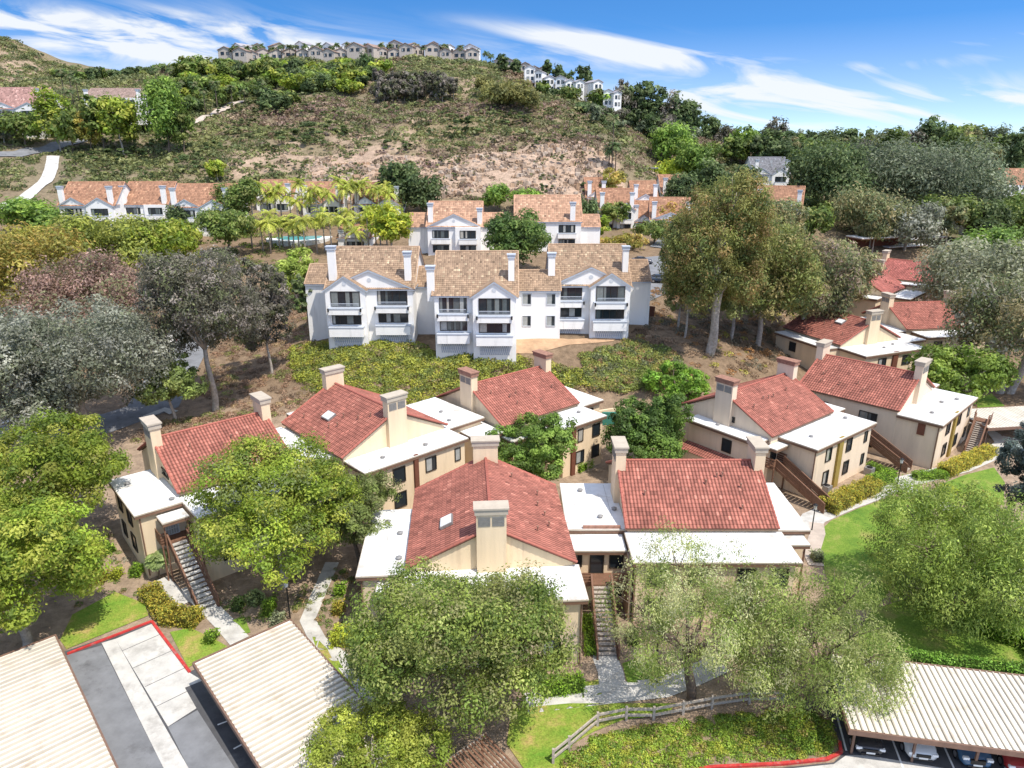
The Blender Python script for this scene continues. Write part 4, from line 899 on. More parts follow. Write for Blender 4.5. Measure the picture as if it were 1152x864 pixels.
for px, py, c, l, s in ((978, 834, (.02, .022, .028), 'dark car parked nose out in the first bay of the long carport', False), (1037, 840, (.62, .64, .65), 'silver white car parked nose out beside the dark one', False),
                        (1098, 848, (.05, .12, .22), 'blue car parked nose out under the carport at bottom right', True), (1150, 856, (.35, .03, .03), 'red car mostly cut off by the right edge under the carport', False)):
    X, Y, Z = at_z(px, py + 13, .3); yaw = aR + .02
    car(l, X - math.sin(yaw) * 2.1, Y + math.cos(yaw) * 2.1, .04, yaw, c, s)
X, Y, Z = G(735, 303); 
for i, (px, py, c, l) in enumerate(((722, 297, (.1, .1, .12), 'dark car on the road right of the white condos'), (742, 318, (.03, .05, .09), 'dark blue car at the lower edge of the road right of the white condos'), (1136, 256, (.12, .2, .35), 'small blue car at the right edge among the trees'))):
    X, Y, Z = G(px, py); car(l, X, Y, Z + .1, R(80 + i * 8), c, False, 'cars on the far roads')

# ------------------------------------------------------------------ fence, lamps
t = thing('rail_fence', (0, 0, 0), 0, 'weathered grey split rail fence curving above the bottom ground cover', 'fence')
fp = [G(*p) for p in ((622, 866), (640, 845), (672, 819), (704, 815), (735, 811), (768, 806), (800, 801), (842, 796), (880, 792))]
t.location = fp[0]; off = Vector(fp[0])
for i, p in enumerate(fp):
    q = MB(); q.box(p[0] - off.x - .08, p[1] - off.y - .08, p[2] - off.z - .3, p[0] - off.x + .08, p[1] - off.y + .08, p[2] - off.z + 1.15); q.build('post', M['woodlight'], t)
for a, b_ in zip(fp, fp[1:]):
    for hh in (.45, .95):
        q = MB(); q.bar(Vector(a) - off + Vector((0, 0, hh)), Vector(b_) - off + Vector((0, 0, hh)), .09, .17); q.build('rail', M['woodlight'], t)
def lamp(px, py, label, h=3.2):
    X, Y, Z = G(px, py); t = thing('path_lamp', (X, Y, Z), 0, label, 'lamp post', 'path lamp posts')
    q = MB(); q.tube((0, 0, -.2), (0, 0, h), .07, .05, 8); q.build('post', M['black'], t)
    q = MB(); q.tube((0, 0, h), (0, 0, h + .45), .12, .2, 8); q.build('lantern', M['whiteframe'], t)
    q = MB(); q.tube((0, 0, h + .45), (0, 0, h + .62), .26, .05, 8); q.build('cap', M['black'], t)
lamp(327, 700, 'black path lamp post beside the top corner of the cream carport'); lamp(1008, 552, 'black path lamp post at the fork of the right hand footpath'); lamp(738, 568 + 180, 'black path lamp post near the foot of the central stair')
lamp(913, 598, 'black path lamp post at the foot of the first wooden stair', 2.4)
# handrail at the far lawn, condenser units by the walls
def ac(px, py, label):
    X, Y, Z = G(px, py); t = thing('condenser_unit', (X, Y, Z), R(38), label, 'air conditioner')
    q = MB(); q.box(-.45, -.45, 0, .45, .45, .85); q.build('casing', M['metal'], t); q = MB(); q.tube((0, 0, .85), (0, 0, .9), .34, .34, 12); q.build('fan_grille', M['black'], t)
ac(929, 554, 'grey condenser unit at the left end of the first yellow hedge'); ac(977, 534, 'grey condenser unit between the two hedges of the stair house'); ac(1093, 505, 'grey condenser unit at the far wall corner beyond the second yellow hedge')
t = thing('swimming_pool', G(337, 268), 0, 'small turquoise swimming pool behind the palms', 'swimming pool')
for k in (0,):
    q = MB(); q.tube((0, 0, .02), (0, 0, .32), 5.5, 5.5, 20); q.build('water', M['pool'], t); q = MB(); q.tube((0, 0, -1.5), (0, 0, .22), 8, 8, 24); q.build('pool_deck', M['flat'], t)
# retaining wall under the white hill-shoulder houses
def wall_line(name, label, pts, h, th, m, cat='retaining wall'):
    q = MB()
    for a, b_ in zip(pts, pts[1:]): q.bar((a[0], a[1], a[2] + h / 2 - 1), (b_[0], b_[1], b_[2] + h / 2 - 1), th, h + 2)
    return tag(q.build(name, m), label, cat)
wall_line('retaining_wall', 'long white retaining wall on the hill shoulder below the narrow white houses', [at_y(598, 119, 335), at_y(650, 124, 330), at_y(668, 130, 326), at_y(690, 131, 326)], 3.2, .4, M['white'])
wall_line('retaining_wall', 'thin pale wall under the beige hilltop row', [at_y(440, 70, 391), at_y(480, 70, 391), at_y(520, 74, 391), at_y(560, 82, 388)], 1.6, .4, M['beige'])
wall_line('retaining_wall', 'low brown wall at the foot of the slope right of the white condos', [G(702, 352), G(735, 356)], 1.6, .4, M['brownpanel'])
wall_line('patio_wall', 'low cream wall with green panel behind the rear centre house', [(10.5, 88, .8), (16.5, 90.5, .8)], 2.4, .25, M['stucco'], 'wall')
q = MB(); q.box(12, 88.2, 1.2, 14.4, 88.45, 3.0); tag(q.build('green_screen', mat('green_screen', (.05, .22, .17), .6)), 'small dark green screen on the cream wall behind the centre houses', 'screen')
# ------------------------------------------------------------------ foliage
def leaf_faces(P, Nrm, l, w, r, jitter=.6, droop=0.0):
    """one small quad per point"""
    n = len(P); nr = Nrm + r.normal(0, jitter, (n, 3)); nr /= np.linalg.norm(nr, axis=1, keepdims=True) + 1e-9
    a = r.normal(0, 1, (n, 3)); a[:, 2] -= droop * 2.5
    a -= (a * nr).sum(1, keepdims=True) * nr; a /= np.linalg.norm(a, axis=1, keepdims=True) + 1e-9
    b = np.cross(nr, a); ll = (l * r.uniform(.7, 1.3, n))[:, None]; ww = (w * r.uniform(.7, 1.3, n))[:, None]
    bend = nr * ll * .12
    V = np.stack([P - a * ll - bend, P + b * ww, P + a * ll - bend, P - b * ww], 1).reshape(-1, 3)
    return V, np.arange(4 * n).reshape(n, 4)
def crown_mesh(name, lobes, n, leaf, aspect, cols, seed, m, clump=.5, droop=0, per=60, fill=.14, hue=.2, up=.35):
    """leaves gathered in clumps over the lobes. lobes = [(x,y,z,rx,ry,rz)]"""
    r = np.random.default_rng(seed); Lb = np.array(lobes, float); area = (Lb[:, 3] * Lb[:, 4] + Lb[:, 3] * Lb[:, 5]) ; pr = area / area.sum()
    ncl = max(8, n // per); k = r.choice(len(Lb), ncl, p=pr); d = r.normal(0, 1, (ncl, 3)); d /= np.linalg.norm(d, axis=1, keepdims=True)
    rad = np.where(r.random(ncl) < fill, r.uniform(.35, .85, ncl), r.uniform(.82, 1.06, ncl))
    cc = Lb[k, :3] + d * Lb[k, 3:6] * rad[:, None]
    # drop clumps buried deep inside other lobes
    keep = np.ones(ncl, bool)
    for L_ in Lb:
        q = (((cc - L_[:3]) / L_[3:6]) ** 2).sum(1); keep &= ~((q < .40) & (r.random(ncl) < .8))
    cc, d, k = cc[keep], d[keep], k[keep]; ncl = len(cc)
    tone = r.normal(1, hue, ncl); pick = r.random(ncl); lt = r.normal(1, .10, len(Lb))
    j = r.integers(0, ncl, n); dd = r.normal(0, 1, (n, 3)); dd /= np.linalg.norm(dd, axis=1, keepdims=True); cs = r.uniform(.65, 1.45, ncl)[j]; P = cc[j] + dd * clump * 1.5 * np.array([1, 1, .75]) * (cs * r.beta(4, 1.6, n))[:, None]
    if droop: P[:, 2] -= droop * clump * r.random(n) * 2.2
    Nn = d[j] * .4 + dd * .9 + np.array([0, 0, up]); V, Fq = leaf_faces(P, Nn, leaf * r.uniform(.6, 1.25, n), leaf * aspect * r.uniform(.6, 1.25, n), r, .38, droop)
    cols = np.array(cols, float); ci = cols[(pick * len(cols)).astype(int) % len(cols)][j]
    col = ci * (tone[j] * lt[k[j]] * r.uniform(.86, 1.16, n))[:, None]
    return np_mesh(name, V, Fq, np.clip(col, .004, .8), m)
def make_lobes(w, h, zc, nl, seed, flat=.8, spread=.58, size=(.26, .44)):
    nl = int(nl * 1.5); spread *= 1.26
    r = np.random.default_rng(seed + 99); o = [(0, 0, zc, w * .24, w * .24, h * .28)]
    for i in range(nl):
        a = i * 2.4 + r.uniform(-.4, .4); e = r.uniform(-.75, 1.0); s = r.uniform(*size) * .5
        rr_ = spread * math.sqrt(max(0, 1 - (e * .75) ** 2)) * .5
        o.append((math.cos(a) * rr_ * w, math.sin(a) * rr_ * w, zc + e * h * .30, s * w, s * w, s * h * flat))
    return o
def trunk_mesh(name, lobes, htrunk, r0, seed, m, nb=6, lean=0, multi=1):
    rr_ = random.Random(seed); b = MB()
    for s in range(multi):
        a0 = rr_.uniform(0, 6.28); off = Vector((math.cos(a0), math.sin(a0), 0)) * (r0 * 1.2 if multi > 1 else 0)
        p = off + Vector((0, 0, -.6)); q = Vector((off.x * 3 + lean + rr_.uniform(-.3, .3), off.y * 3 + rr_.uniform(-.3, .3), htrunk)); k = 5; pr = p
        for i in range(1, k + 1):
            t = i / k; c = p.lerp(q, t) + Vector((math.sin(t * 5 + s) * r0 * .5, math.cos(t * 4 + s) * r0 * .5, 0)); b.tube(pr, c, r0 * (1.15 - .5 * (i - 1) / k), r0 * (1.15 - .5 * i / k), 8, False); pr = c
        for L_ in rr_.sample(lobes, min(nb, len(lobes))):
            e = Vector(L_[:3]); mid = pr.lerp(e, .5) + Vector((rr_.uniform(-.5, .5), rr_.uniform(-.5, .5), rr_.uniform(-.2, .6))); 
            b.tube(pr, mid, r0 * .5, r0 * .3, 6); b.tube(mid, e, r0 * .3, r0 * .12, 5)
            for _ in range(3):
                e2 = e + Vector((rr_.uniform(-1, 1) * L_[3], rr_.uniform(-1, 1) * L_[4], rr_.uniform(-.3, 1) * L_[5])) * .8; b.tube(mid.lerp(e, .6), e2, r0 * .14, r0 * .05, 4)
    return b.mesh(name, m, True)
G_BRIGHT = [(.13, .175, .022), (.17, .205, .028), (.09, .13, .02), (.21, .22, .04)]
G_MID = [(.075, .11, .025), (.105, .14, .032), (.055, .08, .02), (.14, .155, .045)]
G_DARK = [(.05, .075, .028), (.07, .098, .035), (.038, .055, .022), (.09, .115, .045)]
G_GREY = [(.115, .12, .088), (.148, .152, .115), (.08, .088, .058), (.185, .185, .15), (.105, .115, .07)]
G_PEPPER = [(.12, .155, .035), (.16, .19, .05), (.08, .108, .025), (.20, .21, .085)]
G_EUC = [(.10, .12, .05), (.15, .15, .07), (.07, .085, .04), (.19, .16, .08)]
G_EUCB = [(.13, .145, .04), (.17, .165, .05), (.085, .11, .035), (.21, .15, .06)]
G_PURP = [(.16, .105, .08), (.20, .13, .10), (.11, .08, .055), (.12, .12, .06), (.24, .16, .13)]
G_DKEUC = [(.085, .08, .055), (.11, .10, .08), (.055, .055, .035), (.15, .13, .11), (.085, .095, .045)]
G_OLIVE = [(.19, .175, .035), (.23, .20, .05), (.13, .13, .03), (.26, .19, .05)]
G_PINE = [(.075, .095, .05), (.105, .125, .07), (.055, .07, .04), (.14, .155, .10)]
G_YEL = [(.22, .26, .03), (.30, .31, .04), (.15, .20, .025)]
G_LIME = [(.10, .155, .03), (.135, .19, .035), (.07, .115, .025)]
KIND = {  # colours, lobes, flat, spread, clump, droop, aspect, crown share, trunk mat, extra
    'bright': (G_BRIGHT, 9, .9, .60, .55, 0, .55, .82, 'bark'), 'mid': (G_MID, 9, .9, .60, .5, 0, .55, .82, 'bark2'), 'dark': (G_DARK, 8, 1.0, .5, .5, 0, .55, .88, 'bark2'),
    'grey': (G_GREY, 12, .9, .66, .55, .15, .50, .92, 'bark'), 'pepper': (G_PEPPER, 12, .9, .68, .62, .7, .30, .90, 'bark2'), 'euc': (G_EUC, 11, .8, .62, .6, .45, .42, .80, 'bark'),
    'eucb': (G_EUCB, 12, .8, .62, .65, .45, .42, .85, 'bark'), 'purple': (G_PURP, 11, .85, .66, .5, .2, .4, .88, 'bark2'), 'dkeuc': (G_DKEUC, 11, .9, .58, .55, .35, .42, .86, 'bark'),
    'olive': (G_OLIVE, 10, .9, .64, .5, .1, .45, .90, 'bark2'), 'pine': (G_PINE, 12, .6, .66, .7, .2, .42, .86, 'bark2'), 'yel': (G_YEL, 8, .9, .58, .5, 0, .5, .85, 'bark'), 'lime': (G_LIME, 8, .95, .55, .5, 0, .55, .88, 'bark2')}
TC = {}
def tree(kind, px, py, top, wpx, label, name=None, cat='tree', group=None, Y=None, dens=1.0, multi=1, leaf=None, lean=0, r0=None, nl=None, share=None, uniq=False, cols=None):
    if Y is None: X, Yw, Z = G(px, py)
    else: X, Yw, Z = at_y(px, py, Y); Z = tz(X, Yw)
    ztop = at_y(px, top, Yw)[2]; h = max(2.0, ztop - Z); w = wpx * ppx(Yw, Z + h * .6)
    K = KIND[kind]; sh = share or K[7]; D = math.hypot(X, Yw, H - Z)
    near = D < 150
    if near or uniq: key = (kind, round(w, 1), round(h, 1), px); wr, hr = w, h
    else:
        wr = max(2, 2 ** (round(math.log2(w) * 2) / 2)); ar = 2 ** (round(math.log2(h / w) * 1.5) / 1.5); hr = wr * ar; key = (kind, wr, round(hr, 1), int(D // 130), (px * 7 + py) % 2)
    if key not in TC:
        seed = int(abs(px * 13 + py * 7 + w * 10)) + len(TC); far_ = D > 240
        ch = hr * sh; zc = hr - ch * .5; lb = make_lobes(wr, ch, zc, nl or K[1], seed, K[2], K[3] * (.8 if far_ else 1), size=(.36, .56) if far_ else (.26, .44))
        lf = leaf or (min(.30, max(.095, D * .0021)) if D < 120 else D * .0024)
        area = 3.14 * wr * ch * 1.6; n = int(min(100000 if D < 80 else 60000 if near or uniq else 13000, max(1000, 1.5 * dens * area / (lf * lf * (.9 if K[6] > .3 else .62)))))
        TC[key] = (crown_mesh('crown', lb, n, lf, K[6], cols or K[0], seed, M['leaf'], clump=(K[4] * .85 * max(.6, min(1.9, wr / 9))) if D < 130 else wr * .085 * min(1.5, D / 160), droop=K[5], per=80 if D < 100 else 34 if D < 150 else 16), trunk_mesh('trunk', lb, hr - ch * .78, r0 or max(.12, wr * .028), seed, M[K[8]], lean=lean, multi=multi))
    cm, tm = TC[key]
    t = thing(name or 'tree', (X, Yw, Z), random.uniform(0, 6.28) if not (near or uniq) else 0, label, cat, group, scale=(w / wr, w / wr, h / hr))
    put('crown', cm, t); put('trunk', tm, t); return t
# --- foreground trees
tree('bright', 30, 726, 545, 185, 'bright leafy tree with pale forked trunk at the lower left edge', 'broadleaf_tree', nl=12, share=.9)
tree('bright', 62, 622, 478, 165, 'bright green round tree at the left edge left of the corner house', 'broadleaf_tree', nl=10)
tree('bright', 318, 660, 503, 170, 'bright green tree with white trunk in front of the left house', 'broadleaf_tree', nl=12, cols=G_BRIGHT + [(.10, .12, .04)])
tree('olive', 404, 640, 530, 105, 'small grey green tree against the left side of the nearest house', 'broadleaf_tree', cols=[(.12, .15, .04), (.16, .17, .07), (.09, .11, .035)])
tree('mid', 518, 812, 632, 224, 'large bushy tree standing in front of the nearest gable', 'broadleaf_tree', nl=15, cols=[(.10, .14, .028), (.14, .175, .035), (.07, .10, .022), (.17, .19, .055), (.15, .15, .06)])
tree('yel', 428, 905, 800, 150, 'yellow green tree top at the bottom edge beside the carport', 'broadleaf_tree', cols=[(.17, .20, .03), (.12, .16, .025), (.23, .25, .05)])
tree('pepper', 782, 788, 606, 175, 'feathery pepper tree in front of the wide white roof, pale thin branches showing', 'pepper_tree', nl=15, multi=2, dens=.34, cols=G_PEPPER + [(.26, .26, .14)])
tree('pepper', 898, 795, 642, 172, 'wide feathery pepper tree reaching over the long carport', 'pepper_tree', nl=16, multi=3, dens=.5)
tree('pepper', 1058, 694, 550, 165, 'rounded feathery pepper tree on the right lawn', 'pepper_tree', nl=14, multi=2, dens=1.1, cols=[(.15, .20, .035), (.20, .24, .055), (.10, .14, .03)])
tree('dkeuc', 1148, 625, 468, 85, 'dark silvery tree on the right edge above the pepper tree', 'eucalyptus_tree', cols=[(.07, .09, .075), (.13, .15, .14), (.05, .06, .05)])
tree('dark', 726, 535, 444, 102, 'round dense dark green tree between the centre houses', 'broadleaf_tree', nl=9, cols=[(.07, .115, .025), (.10, .155, .03), (.05, .085, .02)], dens=1.3)
tree('mid', 598, 552, 465, 92, 'leafy green tree hiding the end of the rear centre house', 'broadleaf_tree', cols=[(.085, .135, .025), (.12, .17, .035), (.06, .095, .02)], dens=1.3)
tree('grey', 100, 492, 333, 172, 'broad silver grey tree above the left hand road', 'silver_tree', nl=16, dens=.9)
tree('grey', 35, 512, 352, 110, 'silver grey tree cut by the left edge', 'silver_tree', nl=10, dens=.9)
tree('purple', 112, 400, 287, 140, 'purplish brown leaved tree behind the silver grey one', 'purple_leaved_tree', nl=13)
tree('dkeuc', 242, 462, 268, 118, 'tall dark eucalyptus with pale forked trunk beside the road', 'eucalyptus_tree', nl=14, multi=1, r0=.42, share=.80)
tree('dkeuc', 306, 424, 275, 58, 'slender dark eucalyptus just left of the white condos', 'eucalyptus_tree', nl=12, share=.93)
tree('bright', 197, 474, 396, 68, 'small light green tree on the bank in front of the road', 'broadleaf_tree', cols=[(.14, .18, .05), (.19, .22, .07), (.10, .13, .04)])
tree('olive', 45, 360, 248, 112, 'olive yellow tree at the left edge', 'broadleaf_tree', nl=11)
tree('olive', 130, 330, 234, 100, 'olive green tree above the purplish one', 'broadleaf_tree', nl=10, cols=[(.13, .15, .03), (.18, .19, .04), (.09, .11, .03)])
tree('bright', 185, 320, 245, 70, 'fresh green tree behind the dark eucalyptus', 'broadleaf_tree')
tree('lime', 34, 268, 215, 62, 'green tree below the pale road at the left', 'broadleaf_tree')
tree('bright', 335, 345, 276, 50, 'light green tree with open branches left of the white condos', 'broadleaf_tree', cols=[(.16, .21, .04), (.22, .26, .06)])
tree('mid', 350, 380, 300, 34, 'narrow grey green tree against the left end of the white condos', 'broadleaf_tree', cols=[(.12, .14, .07), (.09, .12, .04)])
tree('eucb', 796, 396, 174, 106, 'towering brown tinged eucalyptus right of the white condos', 'eucalyptus_tree', nl=19, r0=.5, multi=2, share=.86, uniq=True, dens=1.3, cols=G_EUCB + [(.16, .16, .05)])
tree('eucb', 852, 390, 222, 108, 'second tall eucalyptus leaning against the towering one', 'eucalyptus_tree', nl=15, r0=.45, share=.84, uniq=True, dens=1.2, cols=[(.12, .14, .04), (.16, .17, .05), (.08, .10, .035), (.2, .17, .07)])
tree('eucb', 822, 382, 262, 74, 'eucalyptus filling the gap between the two tall ones', 'eucalyptus_tree', nl=11, uniq=True, cols=[(.10, .12, .04), (.14, .15, .06), (.075, .09, .035)])
tree('eucb', 770, 380, 262, 48, 'low leafy eucalyptus on the left of the towering one', 'eucalyptus_tree', nl=9, uniq=True, cols=[(.10, .12, .04), (.14, .15, .06), (.16, .13, .05)])
tree('eucb', 762, 372, 240, 46, 'slim eucalyptus with bare pale stems at the foot of the right condo', 'eucalyptus_tree', nl=9, share=.62, uniq=True)
tree('euc', 898, 395, 252, 92, 'grey brown eucalyptus left of the chain of red roofs', 'eucalyptus_tree', nl=14, r0=.4, uniq=True, dens=1.2, cols=G_EUC + [(.17, .13, .10)])
tree('euc', 940, 362, 262, 66, 'grey brown eucalyptus directly above the farther red roofs', 'eucalyptus_tree', nl=11, uniq=True, cols=G_EUC + [(.16, .12, .09)])
tree('lime', 760, 450, 412, 72, 'vivid green bush like tree beside the right hand house gable', 'broadleaf_tree', share=.97, cols=[(.10, .18, .025), (.14, .22, .03), (.07, .12, .02)])
tree('bright', 1075, 462, 389, 96, 'rounded yellow green tree beyond the second chimney house', 'broadleaf_tree', share=.94, cols=[(.12, .17, .03), (.16, .21, .04), (.08, .12, .02)])
tree('mid', 918, 408, 368, 34, 'small spiky green tree between the red roofed houses', 'conifer_tree', cols=[(.07, .11, .035), (.10, .14, .05)])
tree('euc', 1128, 442, 300, 132, 'large eucalyptus with twisted pale trunk at the right edge', 'eucalyptus_tree', nl=17, r0=.6, multi=2, uniq=True, dens=1.1, share=.74, cols=G_EUC + [(.2, .19, .14)])
tree('grey', 1094, 385, 262, 108, 'silvery crowned tree above the red roof chain', 'silver_tree', nl=14, uniq=True, cols=[(.17, .18, .11), (.23, .23, .16), (.12, .13, .07)])
tree('purple', 1045, 392, 338, 60, 'reddish brown leaved tree hiding the hidden red roofed house', 'purple_leaved_tree', cols=G_PURP)
tree('dark', 580, 305, 234, 72, 'round dark green tree behind the middle condo', 'broadleaf_tree', share=.95, cols=[(.05, .085, .02), (.085, .12, .03), (.035, .06, .018)], uniq=True)
tree('yel', 440, 290, 226, 44, 'bright yellow green tree at the right end of the palms', 'broadleaf_tree', cols=G_YEL)
tree('dark', 450, 242, 176, 40, 'dark tree at the foot of the rock face', 'broadleaf_tree')
tree('dark', 474, 246, 190, 50, 'rounded dark tree beside the second row roof', 'broadleaf_tree')
tree('mid', 272, 262, 196, 44, 'loose green tree rising over the orange roofed row', 'broadleaf_tree')
tree('mid', 258, 290, 232, 54, 'grey green tree between orange row and palms', 'broadleaf_tree')
tree('bright', 245, 205, 200 - 20, 20, 'small light tree behind the orange row', 'broadleaf_tree')
for px, py, tp, w, k, l in ((655, 262, 220, 34, 'dark', 'dark tree in front of the townhouse cluster'), (690, 258, 226, 30, 'mid', 'green tree beside the white gabled townhouse'), (672, 274, 240, 26, 'bright', 'light green pair of young trees behind the right condo'),
                            (700, 280, 262, 46, 'olive', 'dome shaped clipped bush by the road behind the right condo'), (735, 275, 248, 40, 'mid', 'hedge like green tree beneath the blue grey house'), (560, 240, 206, 30, 'lime', 'fresh green tree at the foot of the rock face'),
                            (590, 242, 212, 34, 'lime', 'fresh green shrub right of the rock face tree'), (420, 258, 228, 24, 'yel', 'yellow green tree before the palm side block'), (760, 262, 226, 36, 'olive', 'olive tree beside the towering eucalyptus'),
                            (752, 205, 180, 40, 'yel', 'yellow green shrub beside the parking canopies'), (12, 310, 262, 40, 'mid', 'dull green tree at the left edge behind the olive one'), (690, 222, 186, 22, 'olive', 'small olive tree on the right flank of the rock face')):
    tree(k, px, py, tp, w, l, 'broadleaf_tree')
# upper left
for px, py, tp, w, k, l in ((28, 160, 124, 40, 'mid', 'weeping green tree in front of the pink roofed house'), (80, 158, 120, 40, 'mid', 'green tree right of the pink roofed house'), (135, 148, 108, 40, 'bright', 'pale green tree in front of the brownish roof'),
                            (186, 138, 88, 46, 'lime', 'bright lime tree right of the brownish roofed house'), (60, 128, 96, 34, 'bright', 'light tree behind the pink roofed house'), (112, 140, 104, 30, 'mid', 'green tree between the two upper left houses'), (8, 172, 122, 26, 'grey', 'grey green tree at the upper left edge'),
                            (100, 150, 126, 26, 'olive', 'olive shrub by the upper left road'), (205, 150, 122, 26, 'mid', 'dark green clump at the upper end of the left trees')):
    tree(k, px, py, tp, w, l, 'broadleaf_tree', Y=252)
# trees on the valley rim (upper left) and the green grove on the hill
rr = random.Random(11)
for i in range(26):
    px = 72 + i * 7.6 + rr.uniform(-3, 3); tree('dark' if i % 3 else 'mid', px, 96, 80 - (i / 26) ** 2 * 6 + rr.uniform(-5, 3), rr.uniform(11, 20), 'dark tree on the wooded rim behind the upper left houses', 'broadleaf_tree', group='trees on the wooded rim', Y=395 + rr.uniform(-15, 10))
for i in range(78):
    px = rr.uniform(205, 440); py = rr.uniform(82, 128 if px < 330 else 108)
    if px > 400 and py > 100: continue
    tree(rr.choice(['mid', 'bright', 'mid', 'dark']), px, py, py - rr.uniform(12, 22), rr.uniform(16, 30), 'bushy green tree in the grove on the hillside', 'broadleaf_tree', group='grove trees on the hillside')
for i in range(24):
    px = 425 + (i % 12) * 7.5 + rr.uniform(-3, 3); py = 108 + (i // 12) * 7 + rr.uniform(-2, 2); tree('dkeuc', px, py, py - rr.uniform(22, 32), rr.uniform(11, 16), 'dark grey eucalyptus in the hillside stand', 'eucalyptus_tree', group='dark eucalyptus stand on the hillside', share=None)
for px, py, w in ((558, 122, 34), (575, 120, 40), (592, 126, 30), (545, 112, 22)): tree('olive', px, py, py - 30, w, 'olive brown tree in the clump on the upper hillside', 'broadleaf_tree', group='olive brown clump on the hillside', cols=[(.12, .12, .04), (.16, .15, .05), (.08, .085, .03)])
for px, py, tp, w, k in ((610, 118, 92, 16, 'mid'), (640, 128, 98, 22, 'mid'), (622, 122, 104, 14, 'dark'), (600, 150, 118, 18, 'euc'), (622, 142, 116, 18, 'dark'), (566, 82, 62, 12, 'dark'), (580, 90, 68, 12, 'dark'), (655, 112, 76, 20, 'dark'), (628, 92, 72, 16, 'dark'), (615, 86, 68, 12, 'dark'), (640, 98, 80, 16, 'dark'),
                         (700, 128, 90, 24, 'dkeuc'), (708, 132, 96, 24, 'dark'), (722, 140, 88, 22, 'dark'), (735, 142, 92, 24, 'dark'), (748, 148, 102, 26, 'dkeuc'), (762, 150, 106, 30, 'dark'), (775, 152, 112, 28, 'dark'), (690, 126, 106, 22, 'dark'), (672, 122, 100, 20, 'mid'), (710, 138, 108, 22, 'dkeuc'), (680, 118, 104, 22, 'lime')):
    tree(k, px, py, tp, w, 'tree among the white houses on the shoulder of the hill', 'broadleaf_tree', group='trees on the hill shoulder', Y=368 if px < 660 and py < 115 else 335)
for i in range(30):
    px = 655 + (i % 15) * 8.5 + rr.uniform(-3, 3)
    if i >= 15 and px > 694: continue
    py = 152 + (i // 15) * 14 + (px - 650) * .08 + rr.uniform(-3, 3); tree(rr.choice(['dark', 'dkeuc', 'dark', 'pine']), px, py, py - rr.uniform(18, 34), rr.uniform(14, 24), 'dark tree in the belt at the foot of the hill shoulder', 'broadleaf_tree', group='dark tree belt at the foot of the shoulder', Y=318 - (i // 15) * 22)
for px, py, tp, w, k, l in ((752, 196, 138, 46, 'lime', 'tall vivid green tree above the parking canopies'), (668, 180, 112, 10, 'pine', 'lone tall conifer on the flank of the shoulder')): tree(k, px, py, tp, w, l, 'broadleaf_tree', Y=285)
# right hand backdrop
for px, py, tp, w, k, l, Yv in ((925, 262, 156, 84, 'dark', 'big dark tree left of the grey green pines', 215), (1000, 266, 148, 118, 'pine', 'wide grey green pine in the right hand backdrop', 225), (1076, 262, 150, 84, 'pine', 'second wide pine right of the first', 235), (1128, 250, 142, 26, 'dark', 'pointed dark conifer near the right edge', 300),
                                (968, 290, 205, 74, 'euc', 'grey brown tree below the first wide pine', 195), (1020, 262, 226, 60, 'grey', 'grey brush tree above the pale carport roofs', 190), (1110, 292, 240, 70, 'lime', 'yellow green tree above the silvery crown', 165), 
                                (880, 262, 214, 44, 'euc', 'brownish tree right of the towering eucalyptus', 165), (1060, 255, 214, 56, 'mid', 'small dark tree under the second pine', 205), (1146, 300, 262, 40, 'mid', 'green tree under the far right building', 150), (1150, 215, 165, 40, 'dark', 'dark tree at the right edge behind the far building', 330)):
    tree(k, px, py, tp, w, l, 'conifer_tree' if k == 'pine' else 'broadleaf_tree', Y=Yv, uniq=True, dens=1.0)
for i in range(66):
    px = 740 + (i % 33) * 13.5 + rr.uniform(-5, 5); row_ = i // 33; Yv = (400, 330)[row_] + rr.uniform(-20, 20)
    tp = (150 if px < 900 else 156 if px < 1040 else 152) + rr.uniform(-15, 9) + row_ * 10 - (8 if 960 < px < 1060 and not row_ else 0) - (12 if px < 800 and not row_ else 0)
    tree(rr.choice(['dark', 'dark', 'mid', 'pine', 'dkeuc', 'mid', 'euc']), px, 185, tp, rr.uniform(14, 36), 'dark green tree in the wooded skyline at right', 'broadleaf_tree', group='wooded skyline trees at right', Y=Yv)
for i in range(40):
    px = 700 + i * 12 + rr.uniform(-5, 5); tree(rr.choice(['dark', 'pine', 'dark']), px, 170, 163 - rr.uniform(4, 14), rr.uniform(16, 28), 'hazy tree on the farthest skyline at right', 'broadleaf_tree', group='farthest skyline trees', Y=640 + rr.uniform(-60, 60))
for px, py, tp, w, k, Yv in ((780, 200, 160, 36, 'lime', 260), (835, 182, 144, 34, 'lime', 330), (860, 185, 150, 26, 'lime', 330), (800, 215, 178, 40, 'dark', 240), (838, 225, 184, 30, 'dark', 225), (905, 200, 160, 34, 'mid', 300), (765, 235, 190, 34, 'dark', 215), (880, 180, 148, 30, 'dark', 350), (812, 176, 140, 22, 'dkeuc', 380), (868, 176, 132, 26, 'dkeuc', 380)):
    tree(k, px, py, tp, w, 'green tree in the middle distance behind the towering eucalyptus', 'broadleaf_tree', group='middle distance trees', Y=Yv)
for i in range(34):
    px = 880 + rr.uniform(0, 285); tree(rr.choice(['euc', 'mid', 'euc', 'dark']), px, rr.uniform(222, 262), 222 + rr.uniform(-8, 22), rr.uniform(26, 46), 'scrubby tree on the wooded slope at right', 'broadleaf_tree', group='scrubby trees on the right slope', Y=rr.uniform(185, 260))
